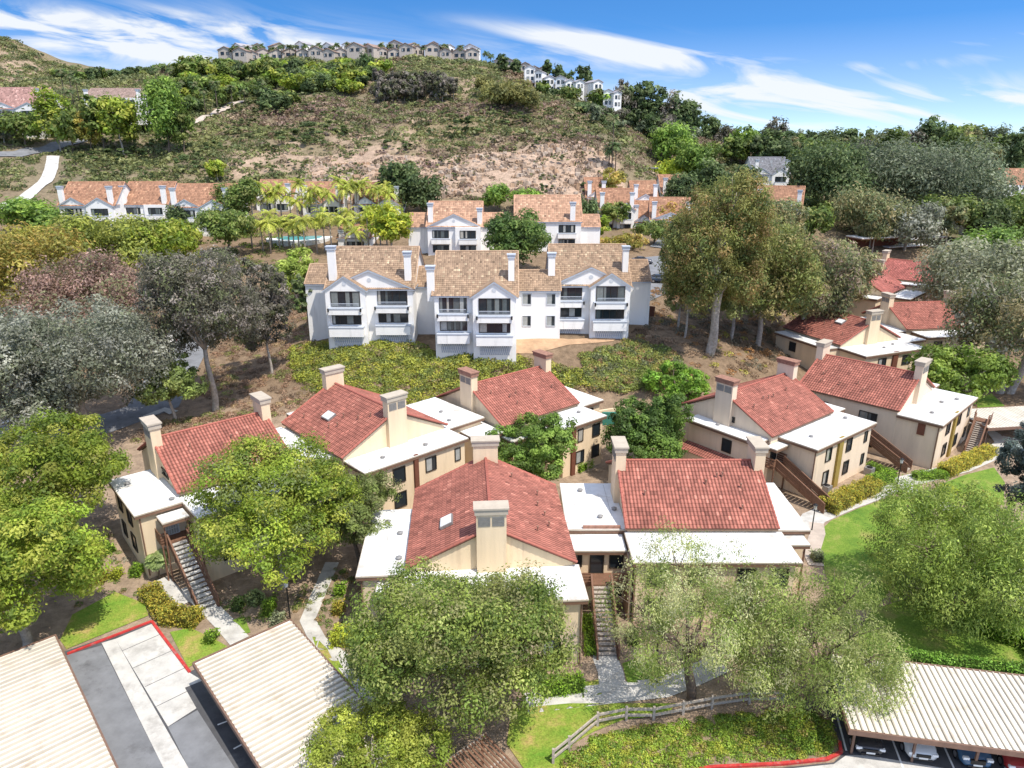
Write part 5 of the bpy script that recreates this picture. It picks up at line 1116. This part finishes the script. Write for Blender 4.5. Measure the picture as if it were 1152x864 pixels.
# trees on the banks left of the white blocks and behind the left road
for i in range(16):
    px = rr.choice([rr.uniform(0, 60), rr.uniform(160, 250)]); py = rr.uniform(262, 320); tree(rr.choice(['mid', 'olive', 'bright', 'dark']), px, py, py - rr.uniform(22, 36), rr.uniform(30, 48), 'garden tree below the orange roofed row', 'broadleaf_tree', group='garden trees below the orange row')

# --- palms
def palm_mesh(seed, h, n=22, fl=2.6, cols=((.25, .27, .035), (.18, .22, .03), (.32, .31, .05)), fan=False):
    r = np.random.default_rng(seed); Vs = []; Fs = []; Cs = []; o = 0
    for i in range(n):
        a = i * 2.4; e0 = r.uniform(-.2, 1.25); L_ = fl * r.uniform(.8, 1.1); k = 7; p = np.array([0, 0, h]); d = np.array([math.cos(a) * math.cos(e0), math.sin(a) * math.cos(e0), math.sin(e0)]); side = np.array([-math.sin(a), math.cos(a), 0]); c = np.array(cols[r.integers(len(cols))]) * r.uniform(.75, 1.2)
        for j in range(k):
            q = p + d * L_ / k; wd = .34 * math.sin(math.pi * (j + .8) / (k + .8)) * (1.0 if not fan else 1.4)
            for s in (-1, 1):
                tip = (p + q) / 2 + side * s * wd * 1.5 + np.array([0, 0, -wd * .7]) + d * .15
                Vs += [p, q, tip + d * .12, tip - d * .04]; Fs.append([o, o + 1, o + 2, o + 3]); Cs.append(c * r.uniform(.8, 1.2)); o += 4
            p = q; d = d + np.array([0, 0, -.30]); d = d / np.linalg.norm(d)
    return np_mesh('fronds', np.array(Vs), np.array(Fs), np.clip(np.array(Cs), 0, .8), M['leaf'])
PC = {}
def palm(px, py, top, label, group=None, kind='queen', Y=None, fl=None):
    if Y is None: X, Yw, Z = G(px, py)
    else: X, Yw, _ = at_y(px, py, Y); Z = tz(X, Yw)
    h = max(2.5, at_y(px, top, Yw)[2] - Z - .8); hk = round(h); key = (kind, hk, int(px) % 2)
    if key not in PC:
        b = MB(); b.tube((0, 0, -.6), (0, 0, hk + .1), .20, .13, 7)
        cols = ((.22, .24, .04), (.16, .19, .035), (.27, .27, .06)) if kind == 'queen' else ((.05, .08, .03), (.08, .11, .04), (.12, .12, .06))
        PC[key] = (palm_mesh(hk * 3 + int(px) % 2, hk, 22 if kind == 'queen' else 26, fl or (3.3 if kind == 'queen' else 2.6), cols, kind != 'queen'), b.mesh('trunk', M['bark'] if kind == 'queen' else M['bark2'], True))
    f, tm = PC[key]; t = thing('palm_tree', (X, Yw, Z), random.uniform(0, 6), label, 'palm tree', group, scale=(1, 1, h / hk)); put('fronds', f, t); put('trunk', tm, t)
for i in range(48):
    px = 288 + (i % 24) * 6.6 + rr.uniform(-4, 4); py = (256, 284)[i // 24] + rr.uniform(-6, 6); palm(px, py, py - rr.uniform(34, 52) + (i // 24) * 4, 'yellow green queen palm in the cluster by the pool', 'queen palms by the pool')
for i in range(36):
    px = 262 + i * 8.4 + rr.uniform(-5, 5); palm(px, 66, 54 - 3 * math.sin(i / 36 * 3) + (6 if i > 31 else 0) + rr.uniform(-3, 2), 'small fan palm standing out along the hilltop houses', 'hilltop palms', 'fan', Y=402 + rr.uniform(-4, 8))
for px, py, tp in ((75, 120, 78), (84, 122, 82), (180, 118, 75), (196, 120, 76), (208, 142, 92), (232, 130, 100), (246, 132, 92), (262, 122, 96), (297, 118, 90), (90, 118, 88), (220, 118, 92), (276, 118, 100), (688, 196, 130), (692, 196, 160), (685, 190, 166), (84, 138, 100)):
    palm(px, py, tp, 'tall dark fan palm on the hillside', 'tall fan palms on the hillside', 'fan')
X, Y, Z = G(180, 652)
t = thing('yucca_plant', (X, Y, Z), 0, 'spiky yucca on a thin stem beside the dark left stair', 'plant'); put('fronds', palm_mesh(5, 2.2, 26, 1.0, ((.14, .18, .06), (.18, .22, .09)), True), t); q = MB(); q.tube((0, 0, -.3), (0, 0, 2.2), .09, .07); q.build('trunk', M['bark2'], t)

# --- clipped hedges and bushes near the houses
def hedge(pp, w, h, cols, label, name='hedge', seed=0, leafs=.09):
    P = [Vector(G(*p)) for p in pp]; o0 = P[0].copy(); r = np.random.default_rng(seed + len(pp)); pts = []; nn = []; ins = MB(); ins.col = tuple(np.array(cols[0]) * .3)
    for a, b_ in zip(P, P[1:]):
        a = a - o0; b_ = b_ - o0; d = (b_ - a); Ln = d.length; d.normalize(); s = Vector((-d.y, d.x, 0)).normalized()
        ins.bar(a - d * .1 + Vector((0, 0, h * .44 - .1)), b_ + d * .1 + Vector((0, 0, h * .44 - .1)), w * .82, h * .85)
        n = int(Ln * (w + 2 * h) / (leafs * leafs * 1.3)) + 50; t = r.uniform(-.3 / Ln, 1 + .3 / Ln, n); u = r.uniform(0, w + 2 * h, n)
        for ti, ui in zip(t, u):
            if ui < h: off = -w / 2; z_ = ui; nv = -s
            elif ui < h + w: off = -w / 2 + ui - h; z_ = h; nv = Vector((0, 0, 1))
            else: off = w / 2; z_ = ui - h - w; nv = s
            e = abs(off) / (w / 2); z_ -= max(0, e - .6) * h * .25
            q = a.lerp(b_, ti) + s * off * (1 + .12 * math.sin(ti * Ln * 2.3 + seed)) + Vector((0, 0, z_ + .06 * math.sin(ti * Ln * 3.1))); pts.append(q); nn.append(nv)
        for e_, dd in ((a - d * .15, -d), (b_ + d * .15, d)):
            for _ in range(int(w * h / (leafs * leafs * 1.3))):
                pts.append(e_ + s * r.uniform(-w / 2, w / 2) + Vector((0, 0, r.uniform(0, h)))); nn.append(dd)
    Pn = np.array(pts) + r.normal(0, .05, (len(pts), 3)); V, Fq = leaf_faces(Pn, np.array(nn), leafs, leafs * .6, r, .6)
    c = np.array(cols, float)[r.integers(0, len(cols), len(Pn))] * (r.uniform(.7, 1.25, len(Pn)) * (1 + .15 * np.sin(Pn[:, 0] * 2 + Pn[:, 1] * 3)))[:, None]
    t = thing(name, o0, 0, label, 'hedge' if name == 'hedge' else 'bush'); put('foliage', np_mesh('foliage', V, Fq, np.clip(c, 0, .8), M['leaf']), t)
    ins.build('branches', M['brush'], t); return t
HY = [(.27, .225, .035), (.20, .20, .03), (.34, .27, .045), (.14, .165, .03)]; HG = [(.13, .22, .025), (.18, .27, .03), (.09, .15, .02)]; HB = [(.30, .32, .04), (.22, .26, .03)]
hedge([(170, 672), (190, 700), (222, 704)], 1.6, 1.2, HY, 'yellow clipped hedge curving below the left stair house', seed=1)
hedge([(930, 576), (955, 565), (982, 551)], 2.2, 1.3, HY, 'thick yellow hedge in front of the cream wall right of the first wooden stair', seed=2)
hedge([(982, 548), (998, 542)], 1.8, 1.1, HG, 'short green hedge cube at the end of the thick yellow hedge', seed=3)
hedge([(978, 528), (1004, 538)], 1.2, .8, HG, 'low green hedge at the foot of the second wooden stair', seed=4)
hedge([(1030, 541), (1060, 537)], 1.4, .8, HG, 'low green hedge at the left corner of the chimney house', seed=5)
hedge([(1062, 536), (1088, 524), (1113, 511)], 1.8, 1.2, HY, 'yellow hedge running to the far corner of the chimney house', seed=6)
hedge([(1060, 560), (1072, 560)], 2.6, 1.0, HB, 'rounded olive yellow bush on the path island', 'bush', seed=7)
hedge([(1095, 566), (1110, 572)], 2.6, 1.1, [(.2, .2, .05), (.26, .22, .07)], 'brownish rounded bush right of the path island', 'bush', seed=8)
hedge([(378, 722), (398, 722)], 1.8, 1.0, HB, 'clipped yellow green bush by the curving path', 'bush', seed=9)
hedge([(402, 752), (418, 760)], 1.3, 1.0, HG, 'green bush at the near left corner of the nearest house', 'bush', seed=10)
hedge([(612, 782), (652, 779)], 1.2, 1.0, HG, 'green hedge along the foot of the nearest gable wall', seed=11)
hedge([(660, 702), (664, 738)], .7, .7, HG, 'narrow green hedge left of the central stair', seed=12)
hedge([(940, 739), (990, 744), (1050, 752), (1152, 768), (1200, 778)], 1.1, 1.1, [(.10, .19, .03), (.15, .26, .04), (.07, .13, .02)], 'long green hedge behind the bottom right carport', seed=13)
hedge([(1122, 722), (1128, 700), (1120, 680)], 2.2, 1.3, HG, 'sculpted green hedge wall at the right edge', seed=14)
hedge([(1152, 735), (1185, 740)], 2.6, 1.2, HG, 'green hedge block at the right edge above the carport', seed=15)
hedge([(648, 600 - 70), (665, 522)], 1.6, 1.0, HG, 'green hedge under the rear centre house windows', seed=16)
for i, (px, py, w, c, l) in enumerate(((112, 655, .9, HY, 'yellow shrub on the slope left of the corner house'), (128, 650, .8, HB, 'yellow green shrub nearer the corner house wall'), (152, 648, .9, HG, 'small green shrub at the foot of the corner house'), (118, 622, .8, HG, 'green shrub below the shaded side wall'), (98, 640, .8, HB, 'low olive shrub near the bright tree'),
                                 (235, 722, .8, HG, 'spiky green plant beside the concrete pad'), (300, 690, 1.0, HG, 'green shrub under the white trunked tree'), (285, 680, .9, [(.16, .2, .08)], 'grey green shrub under the white trunked tree'), (310, 705, .9, [(.2, .22, .13)], 'pale shrub by the cream carport corner'), (265, 685, .9, [(.07, .11, .03)], 'dark shrub right of the left stair'),
                                 (378, 690, .9, HY, 'yellow shrub by the shaded side of the nearest house'), (380, 668, .9, HG, 'green shrub by the shaded side path'), (662, 675, .7, HB, 'small bush beside the central stair top'), (708, 722, .9, [(.08, .11, .03)], 'dark shrub right of the central stair'), (1098, 700, 1.4, [(.06, .1, .03)], 'dark shrub before the sculpted hedge'),
                                 (1075, 705, 1.0, HG, 'green shrub beside the gravel patch'), (915, 632, .9, [(.2, .22, .12)], 'pale shrub by the right end of the wide roof'), (640, 520, 1.2, HG, 'light green bush below the rear centre house'), (235, 760, .6, HG, 'small plant at the kerb end'))):
    hedge([(px, py), (px + 6, py + 1)], w * 1.3, w, c, l, 'shrub', seed=20 + i)

# --- brush that nobody could count: banks and hillside
def brush(name, label, pts, sizes, colf, seed, per=46, cat='brush', leafk=.17):
    """pts (n,2); one low bush per point, all in one object"""
    r = np.random.default_rng(seed); n = len(pts); z = terr(pts); j = np.repeat(np.arange(n), per); N_ = n * per
    d = r.normal(0, 1, (N_, 3)); d[:, 2] = np.abs(d[:, 2]); d /= np.linalg.norm(d, axis=1, keepdims=True); s = sizes[j][:, None]
    P = np.c_[pts, z][j] + d * s * np.array([1, 1, .62]) * r.uniform(.75, 1.05, N_)[:, None]
    lf = (sizes[j] * leafk); r2 = r
    nr = d + r2.normal(0, .5, (N_, 3)); nr /= np.linalg.norm(nr, axis=1, keepdims=True); a = r2.normal(0, 1, (N_, 3)); a -= (a * nr).sum(1, keepdims=True) * nr; a /= np.linalg.norm(a, axis=1, keepdims=True); b = np.cross(nr, a)
    ll = (lf * r2.uniform(.7, 1.3, N_))[:, None]; V = np.stack([P - a * ll, P + b * ll * .7, P + a * ll, P - b * ll * .7], 1).reshape(-1, 3)
    col = colf(pts, r)[j] * r.uniform(.75, 1.25, N_)[:, None]
    return tag(put(name, np_mesh(name, V, np.arange(4 * N_).reshape(-1, 4), np.clip(col, .004, .8), M['brush'])), label, cat, kind='stuff')
def palette(cols, wts):
    cols = np.array(cols, float)
    def f(pts, r): return cols[r.choice(len(cols), len(pts), p=np.array(wts) / sum(wts))] * r.normal(1, .15, len(pts))[:, None]
    return f
# hillside chaparral
r = np.random.default_rng(3)
def hill_zone(n, poly_px, seed, rock_keep=.25, clear=None):
    rz = np.random.default_rng(seed); poly = [G(*p)[:2] if len(p) == 2 else at_y(p[0], p[1], p[2])[:2] for p in poly_px]; xs = [p[0] for p in poly]; ys = [p[1] for p in poly]
    P = np.c_[rz.uniform(min(xs), max(xs), n), rz.uniform(min(ys), max(ys), n)]; P = P[in_poly(P, poly)]
    k = rz.random(len(P)) < np.where(rockmask(P) > .4, rock_keep, 1); P = P[k]; den = soft_noise(P, .06, seed); P = P[den + rz.normal(0, .35, len(P)) > -.45]; return P
track = gpts((205, 147), (225, 138), (245, 127), (272, 115))
def off_line(P, line, w):
    k = np.ones(len(P), bool)
    for a, b_ in zip(line, line[1:]):
        a = np.array(a[:2]); b_ = np.array(b_[:2]); t = np.clip(((P - a) @ (b_ - a)) / ((b_ - a) @ (b_ - a)), 0, 1); k &= np.linalg.norm(P - (a + t[:, None] * (b_ - a)), axis=1) > w
    return P[k]
road_l = [G(*p)[:2] for p in ((-40, 245), (28, 224), (50, 206), (58, 190), (60, 176))]; road_u = gpts((-20, 178), (20, 175), (62, 166), (105, 156))
HZ = [(-300, 210), (-60, 192), (100, 192), (130, 215), (150, 260), (150, 380), (60, 430), (-60, 405), (-320, 440)]
rz = np.random.default_rng(21); P = np.c_[rz.uniform(-330, 160, 80000), rz.uniform(190, 440, 80000)]; P = P[in_poly(P, HZ)]
rk = rockmask(P); P = P[rz.random(len(P)) < np.where(rk > .9, .5, np.where(rk > .4, .75, 1))]; P = P[soft_noise(P, .06, 21) + rz.normal(0, .35, len(P)) > -.75]
P = off_line(off_line(off_line(P, track, 3), road_l, 4), road_u, 5)
# keep the built-up floor in front of the hill free
P = P[~((P[:, 1] < 206) & (np.abs(P[:, 0]) < 140))]; P = P[~((P[:, 0] > 38) & (P[:, 1] < 232))]
P = P[:31000]
def hillcol(pts, r):
    dry = np.array([(.165, .115, .075), (.125, .095, .062), (.22, .165, .11), (.105, .10, .045), (.15, .10, .08)]); grn = np.array([(.095, .11, .04), (.13, .14, .05), (.07, .085, .032), (.155, .16, .06)])
    g = soft_noise(pts, .035, 5) * 1.7 + np.clip((-pts[:, 0] - 60) / 120, -.3, .8) + r.normal(0, .25, len(pts)) > -.28
    c = np.where(g[:, None], grn[r.integers(0, 4, len(pts))], dry[r.integers(0, 5, len(pts))]); return c * r.normal(1, .16, len(pts))[:, None]
sz = np.clip(np.random.default_rng(4).lognormal(.05, .45, len(P)), .4, 2.8) * (.8 + P[:, 1] / 900)
brush('hillside_brush', 'dry brown and olive chaparral brush covering the hillside', P, sz, hillcol, 5, per=34, leafk=.2)
# distinct dark bushes on the hillside
BC = {}
def bush(px, py, wpx, hpx, cols, label, group=None, name='bush', kindc='d'):
    X, Y, Z = G(px, py); w = wpx * ppx(Y, Z); h = hpx * ppx(Y, Z); v = (int(px) % 3, kindc)
    if v not in BC:
        lb = [(0, 0, .35, .38, .38, .42)] + [(math.cos(a) * .26, math.sin(a) * .26, .35 + .12 * math.sin(a * 3 + v[0]), .24, .24, .34) for a in np.arange(0, 6.2, .9) + v[0] * .3]
        BC[v] = crown_mesh('foliage', lb, 1300, .042, .6, cols, 50 + v[0], M['leaf'], clump=.05, hue=.15)
    t = thing(name, (X, Y, Z - .1 * h), random.uniform(0, 6), label, 'bush', group, scale=(w, w, h)); put('foliage', BC[v], t)
DK = [(.06, .085, .03), (.085, .115, .04), (.04, .06, .02)]
for px, py, w, h in ((330, 158, 42, 18), (365, 152, 50, 22), (350, 162, 30, 14), (446, 168, 30, 18), (523, 148, 36, 22), (580, 142, 30, 16), (352, 128, 24, 12), (288, 128, 18, 10), (440, 128, 16, 14), (120, 180, 40, 18), (150, 178, 44, 20), (215, 190, 40, 26), (235, 196, 26, 16), (165, 202, 24, 12), (612, 165, 26, 14),
                     (260, 150, 20, 12), (304, 172, 14, 12), (640, 158, 20, 12), (90, 182, 24, 12), (402, 190, 16, 10), (612, 218, 20, 16), (665, 215, 24, 16), (500, 132, 18, 9), (470, 120, 16, 8), (180, 165, 26, 12), (240, 168, 22, 14), (560, 160, 18, 9), (390, 178, 16, 9)):
    bush(px, py, w * 1.1, h * 1.1, DK, 'dark rounded bush scattered on the dry hillside', 'dark bushes on the hillside')
OLB = [(.10, .12, .045), (.14, .15, .06), (.07, .085, .035)]
for i in range(190):
    px = rr.uniform(110, 690); py = rr.uniform(112 + abs(px - 400) * .04, 205); w_ = rr.uniform(8, 26); bush(px, py, w_, w_ * .55, OLB, 'olive scrub bush on the hillside', 'olive scrub bushes on the hillside', kindc='o')
# bank below the white blocks, banks either side
def poly_pts(pp, n, seed, world=False):
    rz = np.random.default_rng(seed); poly = pp if world else gpts(*pp); xs = [p[0] for p in poly]; ys = [p[1] for p in poly]
    P = np.c_[rz.uniform(min(xs), max(xs), n), rz.uniform(min(ys), max(ys), n)]; return P[in_poly(P, poly)]
YB = palette([(.21, .225, .035), (.26, .25, .04), (.16, .18, .035), (.11, .135, .035), (.19, .15, .07)], [3, 2, 3, 3, 1])
P = poly_pts([(330, 392), (352, 388), (372, 388), (470, 390), (490, 400), (572, 402), (600, 408), (655, 420), (660, 440), (600, 452), (520, 440), (460, 456), (400, 452), (345, 440), (328, 415)], 2900, 31)
brush('bank_shrubs', 'yellow green shrub cover on the bank below the white condos', P, np.random.default_rng(1).uniform(.6, 1.3, len(P)), YB, 32, per=90, leafk=.12)
P = poly_pts([(655, 400), (720, 385), (760, 402), (775, 425), (740, 440), (700, 442), (662, 440)], 950, 33)
brush('bank_shrubs', 'mixed green and rust shrubs on the bank right of the condos', P, np.random.default_rng(2).uniform(.5, 1.2, len(P)), palette([(.14, .17, .04), (.2, .19, .05), (.10, .11, .05), (.2, .12, .06)], [3, 2, 2, 1]), 34, per=110, leafk=.12)
P = poly_pts([(250, 472), (225, 440), (240, 400), (265, 350), (300, 330), (352, 320), (366, 375), (350, 395), (335, 440), (385, 452), (350, 464), (300, 464)], 1500, 35); P2 = poly_pts([(150, 500), (168, 478), (240, 468), (300, 458), (320, 468), (240, 480), (180, 495)], 300, 36)
P = np.r_[P, P2]
brush('bank_shrubs', 'reddish brown low shrubs and dry litter on the bank left of the condos', P, np.random.default_rng(3).uniform(.35, .9, len(P)), palette([(.22, .14, .09), (.17, .12, .08), (.15, .16, .05), (.26, .19, .10)], [3, 2, 1, 1]), 37, per=80, leafk=.14)
P = poly_pts([(700, 392), (735, 350), (720, 325), (800, 320), (880, 330), (960, 320), (900, 380), (880, 405), (850, 425), (800, 420), (770, 410)], 2200, 38)
brush('bank_shrubs', 'shady brown undergrowth beneath the tall eucalyptus trees', P, np.random.default_rng(5).uniform(.4, 1.1, len(P)), palette([(.16, .11, .07), (.28, .15, .06), (.10, .09, .06), (.24, .22, .05)], [3, 2, 2, 1]), 39, per=80, leafk=.14)
P = poly_pts([(0, 440), (60, 400), (170, 380), (200, 350), (150, 300), (0, 300)], 700, 40)
brush('ground_cover', 'green ground cover under the trees of the left slope', P, np.random.default_rng(6).uniform(.5, 1.3, len(P)), palette([(.10, .13, .03), (.15, .17, .04), (.07, .09, .03)], [1, 1, 1]), 41, per=70, leafk=.14)
P = poly_pts([(160, 330), (350, 300), (340, 250), (240, 250), (60, 262), (60, 300)], 500, 42)
brush('ground_cover', 'garden greenery below the orange roofed row', P, np.random.default_rng(7).uniform(.6, 1.5, len(P)), palette([(.12, .16, .03), (.17, .20, .04), (.08, .10, .03)], [1, 1, 1]), 43, per=70, leafk=.14)
P = poly_pts([(630, 880), (640, 856), (672, 832), (735, 822), (842, 808), (900, 800), (935, 812), (940, 850), (900, 858), (800, 862), (740, 885)], 1500, 44)
brush('ground_cover', 'bright green and yellow ground cover below the rail fence', P, np.random.default_rng(8).uniform(.22, .5, len(P)), palette([(.17, .24, .03), (.26, .28, .04), (.11, .17, .025), (.22, .18, .06)], [3, 2, 2, 1]), 45, per=90, leafk=.14)
P = poly_pts([(880, 250), (960, 262), (1060, 300), (1060, 240), (1152, 240), (1152, 200), (880, 200)], 1500, 46)
brush('slope_brush', 'grey and olive brush on the wooded slope at right', P, np.random.default_rng(9).uniform(.8, 1.9, len(P)), palette([(.15, .14, .09), (.11, .12, .05), (.2, .18, .11)], [1, 1, 1]), 47, per=60, leafk=.15)
P = poly_pts([(840, 395), (960, 320), (1000, 296), (960, 270), (860, 300), (800, 360)], 800, 48)
brush('slope_brush', 'dry brush under the eucalyptus above the red roofs', P, np.random.default_rng(10).uniform(.5, 1.2, len(P)), palette([(.18, .13, .08), (.11, .11, .05), (.22, .17, .1)], [1, 1, 1]), 49, per=60, leafk=.15)
P = np.r_[poly_pts([(95, 640), (120, 600), (160, 655), (165, 680), (120, 670), (80, 690)], 160, 50), poly_pts([(240, 680), (330, 665), (370, 650), (350, 690), (320, 695), (275, 705)], 160, 51), poly_pts([(352, 690), (372, 640), (395, 640), (400, 730), (380, 735)], 110, 52), poly_pts([(960, 725), (975, 705), (960, 695), (930, 690), (925, 715)], 120, 54)]
brush('planting_bed', 'scattered small garden plants in the mulch beds around the houses', P, np.random.default_rng(11).uniform(.12, .42, len(P)), palette([(.12, .17, .04), (.2, .22, .06), (.26, .18, .08), (.24, .22, .16), (.08, .11, .03)], [3, 2, 1, 1, 1]), 53, per=60, leafk=.18)
# pale boulders on the rock face
P = poly_pts([(345, 232), (345, 180), (500, 182), (640, 164), (690, 184), (705, 232)], 2300, 60)
P = P[soft_noise(P, .09, 61) > -.25]
r = np.random.default_rng(62); n = len(P); base = np.array([(1, 1, -1), (-1, 1, -1), (-1, -1, -1), (1, -1, -1), (.8, .8, .6), (-.7, .9, .8), (-.8, -.7, .5), (.7, -.9, .7)], float); fc = np.array([(4, 5, 6, 7), (0, 3, 7, 4), (1, 0, 4, 5), (2, 1, 5, 6), (3, 2, 6, 7)])
s = r.lognormal(-.35, .5, n).clip(.25, 1.7); V = base[None] * (1 + r.normal(0, .22, (n, 8, 3))) * s[:, None, None] * .6; an = r.uniform(0, 6.28, n); ca, sa = np.cos(an)[:, None], np.sin(an)[:, None]
V = np.stack([V[..., 0] * ca - V[..., 1] * sa, V[..., 0] * sa + V[..., 1] * ca, V[..., 2]], -1) + np.c_[P, terr(P) + .6][:, None, :]
col = np.array([(.42, .32, .24), (.36, .27, .20), (.47, .38, .30), (.42, .28, .18)])[r.integers(0, 4, n)] * r.uniform(.8, 1.15, n)[:, None]
mr_ = mat('boulder_rock', (0, 0, 0), .95, .25, 1.2, bump=.5, bscale=3, attr=True)
tag(put('rocks', np_mesh('rocks', V.reshape(-1, 3), (fc[None] + 8 * np.arange(n)[:, None, None]).reshape(-1, 4), np.repeat(col, 5, 0), mr_)), 'pale broken rocks strewn over the cut rock face', 'rocks', kind='stuff')

# ------------------------------------------------------------------ light
az = math.atan2(-.68, .73); el = R(62)
sv = Vector((math.cos(az) * math.cos(el), math.sin(az) * math.cos(el), math.sin(el)))
sd = bpy.data.lights.new('sun', 'SUN'); so = bpy.data.objects.new('sun', sd); C.objects.link(so); sd.energy = 5.0; sd.angle = R(.5); sd.color = (1, .94, .85); so.location = (60, -40, 120)
so.rotation_euler = (-sv).to_track_quat('-Z', 'Y').to_euler()
w = bpy.data.worlds.new('World'); sc.world = w; w.use_nodes = True; nt = w.node_tree; nt.nodes.clear(); L = nt.links.new
out = N(nt, 'ShaderNodeOutputWorld'); bg = N(nt, 'ShaderNodeBackground'); L(bg.outputs[0], out.inputs[0]); bg.inputs[1].default_value = .15
sky = N(nt, 'ShaderNodeTexSky', sky_type='NISHITA'); sky.sun_disc = False; sky.sun_elevation = el; sky.sun_rotation = math.atan2(sv.x, sv.y); sky.air_density = 1.0; sky.dust_density = .3; sky.ozone_density = 2.5; sky.altitude = 100
geo = N(nt, 'ShaderNodeTexCoord'); sep = N(nt, 'ShaderNodeSeparateXYZ'); L(geo.outputs['Generated'], sep.inputs[0])
def math_(op, a, b_=None, c=None):
    n = N(nt, 'ShaderNodeMath', operation=op)
    for i, v in enumerate((a, b_, c)):
        if v is None: continue
        if isinstance(v, (int, float)): n.inputs[i].default_value = v
        else: L(v, n.inputs[i])
    return n.outputs[0]
zb = math_('ADD', math_('MULTIPLY', sep.outputs[2], 3.4), .05); cmb = N(nt, 'ShaderNodeCombineXYZ'); L(sep.outputs[0], cmb.inputs[0]); L(sep.outputs[1], cmb.inputs[1]); L(zb, cmb.inputs[2]); nv = N(nt, 'ShaderNodeVectorMath', operation='NORMALIZE'); L(cmb.outputs[0], nv.inputs[0]); L(nv.outputs[0], sky.inputs[0])
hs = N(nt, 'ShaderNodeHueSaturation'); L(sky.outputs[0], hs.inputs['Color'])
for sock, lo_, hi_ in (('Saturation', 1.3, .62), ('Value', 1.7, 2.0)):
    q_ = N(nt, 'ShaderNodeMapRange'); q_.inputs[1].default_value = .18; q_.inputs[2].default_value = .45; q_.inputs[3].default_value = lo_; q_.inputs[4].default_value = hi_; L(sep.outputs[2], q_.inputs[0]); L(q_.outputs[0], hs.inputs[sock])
# thin high cloud, drawn by direction: long wisps, thicker low down on the right
ysafe = math_('MAXIMUM', sep.outputs[1], .05); u = math_('DIVIDE', sep.outputs[0], ysafe); e = math_('DIVIDE', sep.outputs[2], ysafe)
p1 = N(nt, 'ShaderNodeCombineXYZ'); L(math_('ADD', math_('MULTIPLY', u, 4.6), math_('MULTIPLY', e, 7)), p1.inputs[0]); L(math_('ADD', math_('MULTIPLY', e, 17), math_('MULTIPLY', u, 2.0)), p1.inputs[1])
nz = N(nt, 'ShaderNodeTexNoise'); nz.inputs['Scale'].default_value = 1.3; nz.inputs['Detail'].default_value = 9; nz.inputs['Roughness'].default_value = .56; nz.inputs['Distortion'].default_value = 1.1; L(p1.outputs[0], nz.inputs[0])
def blob(u0, e0, su, se, tilt, amp):
    du = math_('SUBTRACT', u, u0); de = math_('SUBTRACT', math_('SUBTRACT', e, e0), math_('MULTIPLY', du, tilt))
    q = math_('ADD', math_('POWER', math_('DIVIDE', math_('ABSOLUTE', du), su), 2), math_('POWER', math_('DIVIDE', math_('ABSOLUTE', de), se), 2))
    return math_('MULTIPLY', math_('EXPONENT', math_('MULTIPLY', q, -1)), amp)
def ue(px, py): dx, dy, dz = ray(px, py); return dx / dy, dz / dy
tot = None
for px, py, su, se, tl, am in ((60, 28, .28, .022, -.02, 1.05), (170, 45, .16, .028, -.10, 1.25), (300, 30, .05, .008, 0, .8), (400, 58, .32, .013, -.03, .8), (740, 62, .16, .018, -.10, 1.35), (640, 40, .12, .008, -.11, .7), (1000, 120, .50, .034, .02, 1.3), (800, 105, .25, .014, .02, .8), (1130, 45, .06, .008, .05, .8), (150, 62, .3, .022, 0, .6), (1000, 75, .2, .008, .08, .5)):
    u0, e0 = ue(px, py); b_ = blob(u0, e0, su, se, tl, am); tot = b_ if tot is None else math_('ADD', tot, b_)
mr = N(nt, 'ShaderNodeMapRange'); mr.inputs[1].default_value = .38; mr.inputs[2].default_value = .70; mr.inputs[3].default_value = .0; mr.inputs[4].default_value = 1.3; L(nz.outputs[0], mr.inputs[0])
cl = math_('MINIMUM', math_('MULTIPLY', tot, mr.outputs[0]), 1.0)
lo = N(nt, 'ShaderNodeMapRange'); lo.inputs[1].default_value = .14; lo.inputs[2].default_value = -.01; lo.inputs[3].default_value = 0; lo.inputs[4].default_value = .5; L(sep.outputs[2], lo.inputs[0])
cl2 = math_('MAXIMUM', math_('MULTIPLY', cl, .92), lo.outputs[0])
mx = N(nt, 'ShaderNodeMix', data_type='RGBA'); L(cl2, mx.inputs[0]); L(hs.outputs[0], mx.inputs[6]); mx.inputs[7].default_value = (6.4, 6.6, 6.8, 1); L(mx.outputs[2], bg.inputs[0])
sc.cycles.max_bounces = 5; sc.cycles.diffuse_bounces = 2; sc.cycles.transmission_bounces = 2; sc.cycles.use_denoising = True
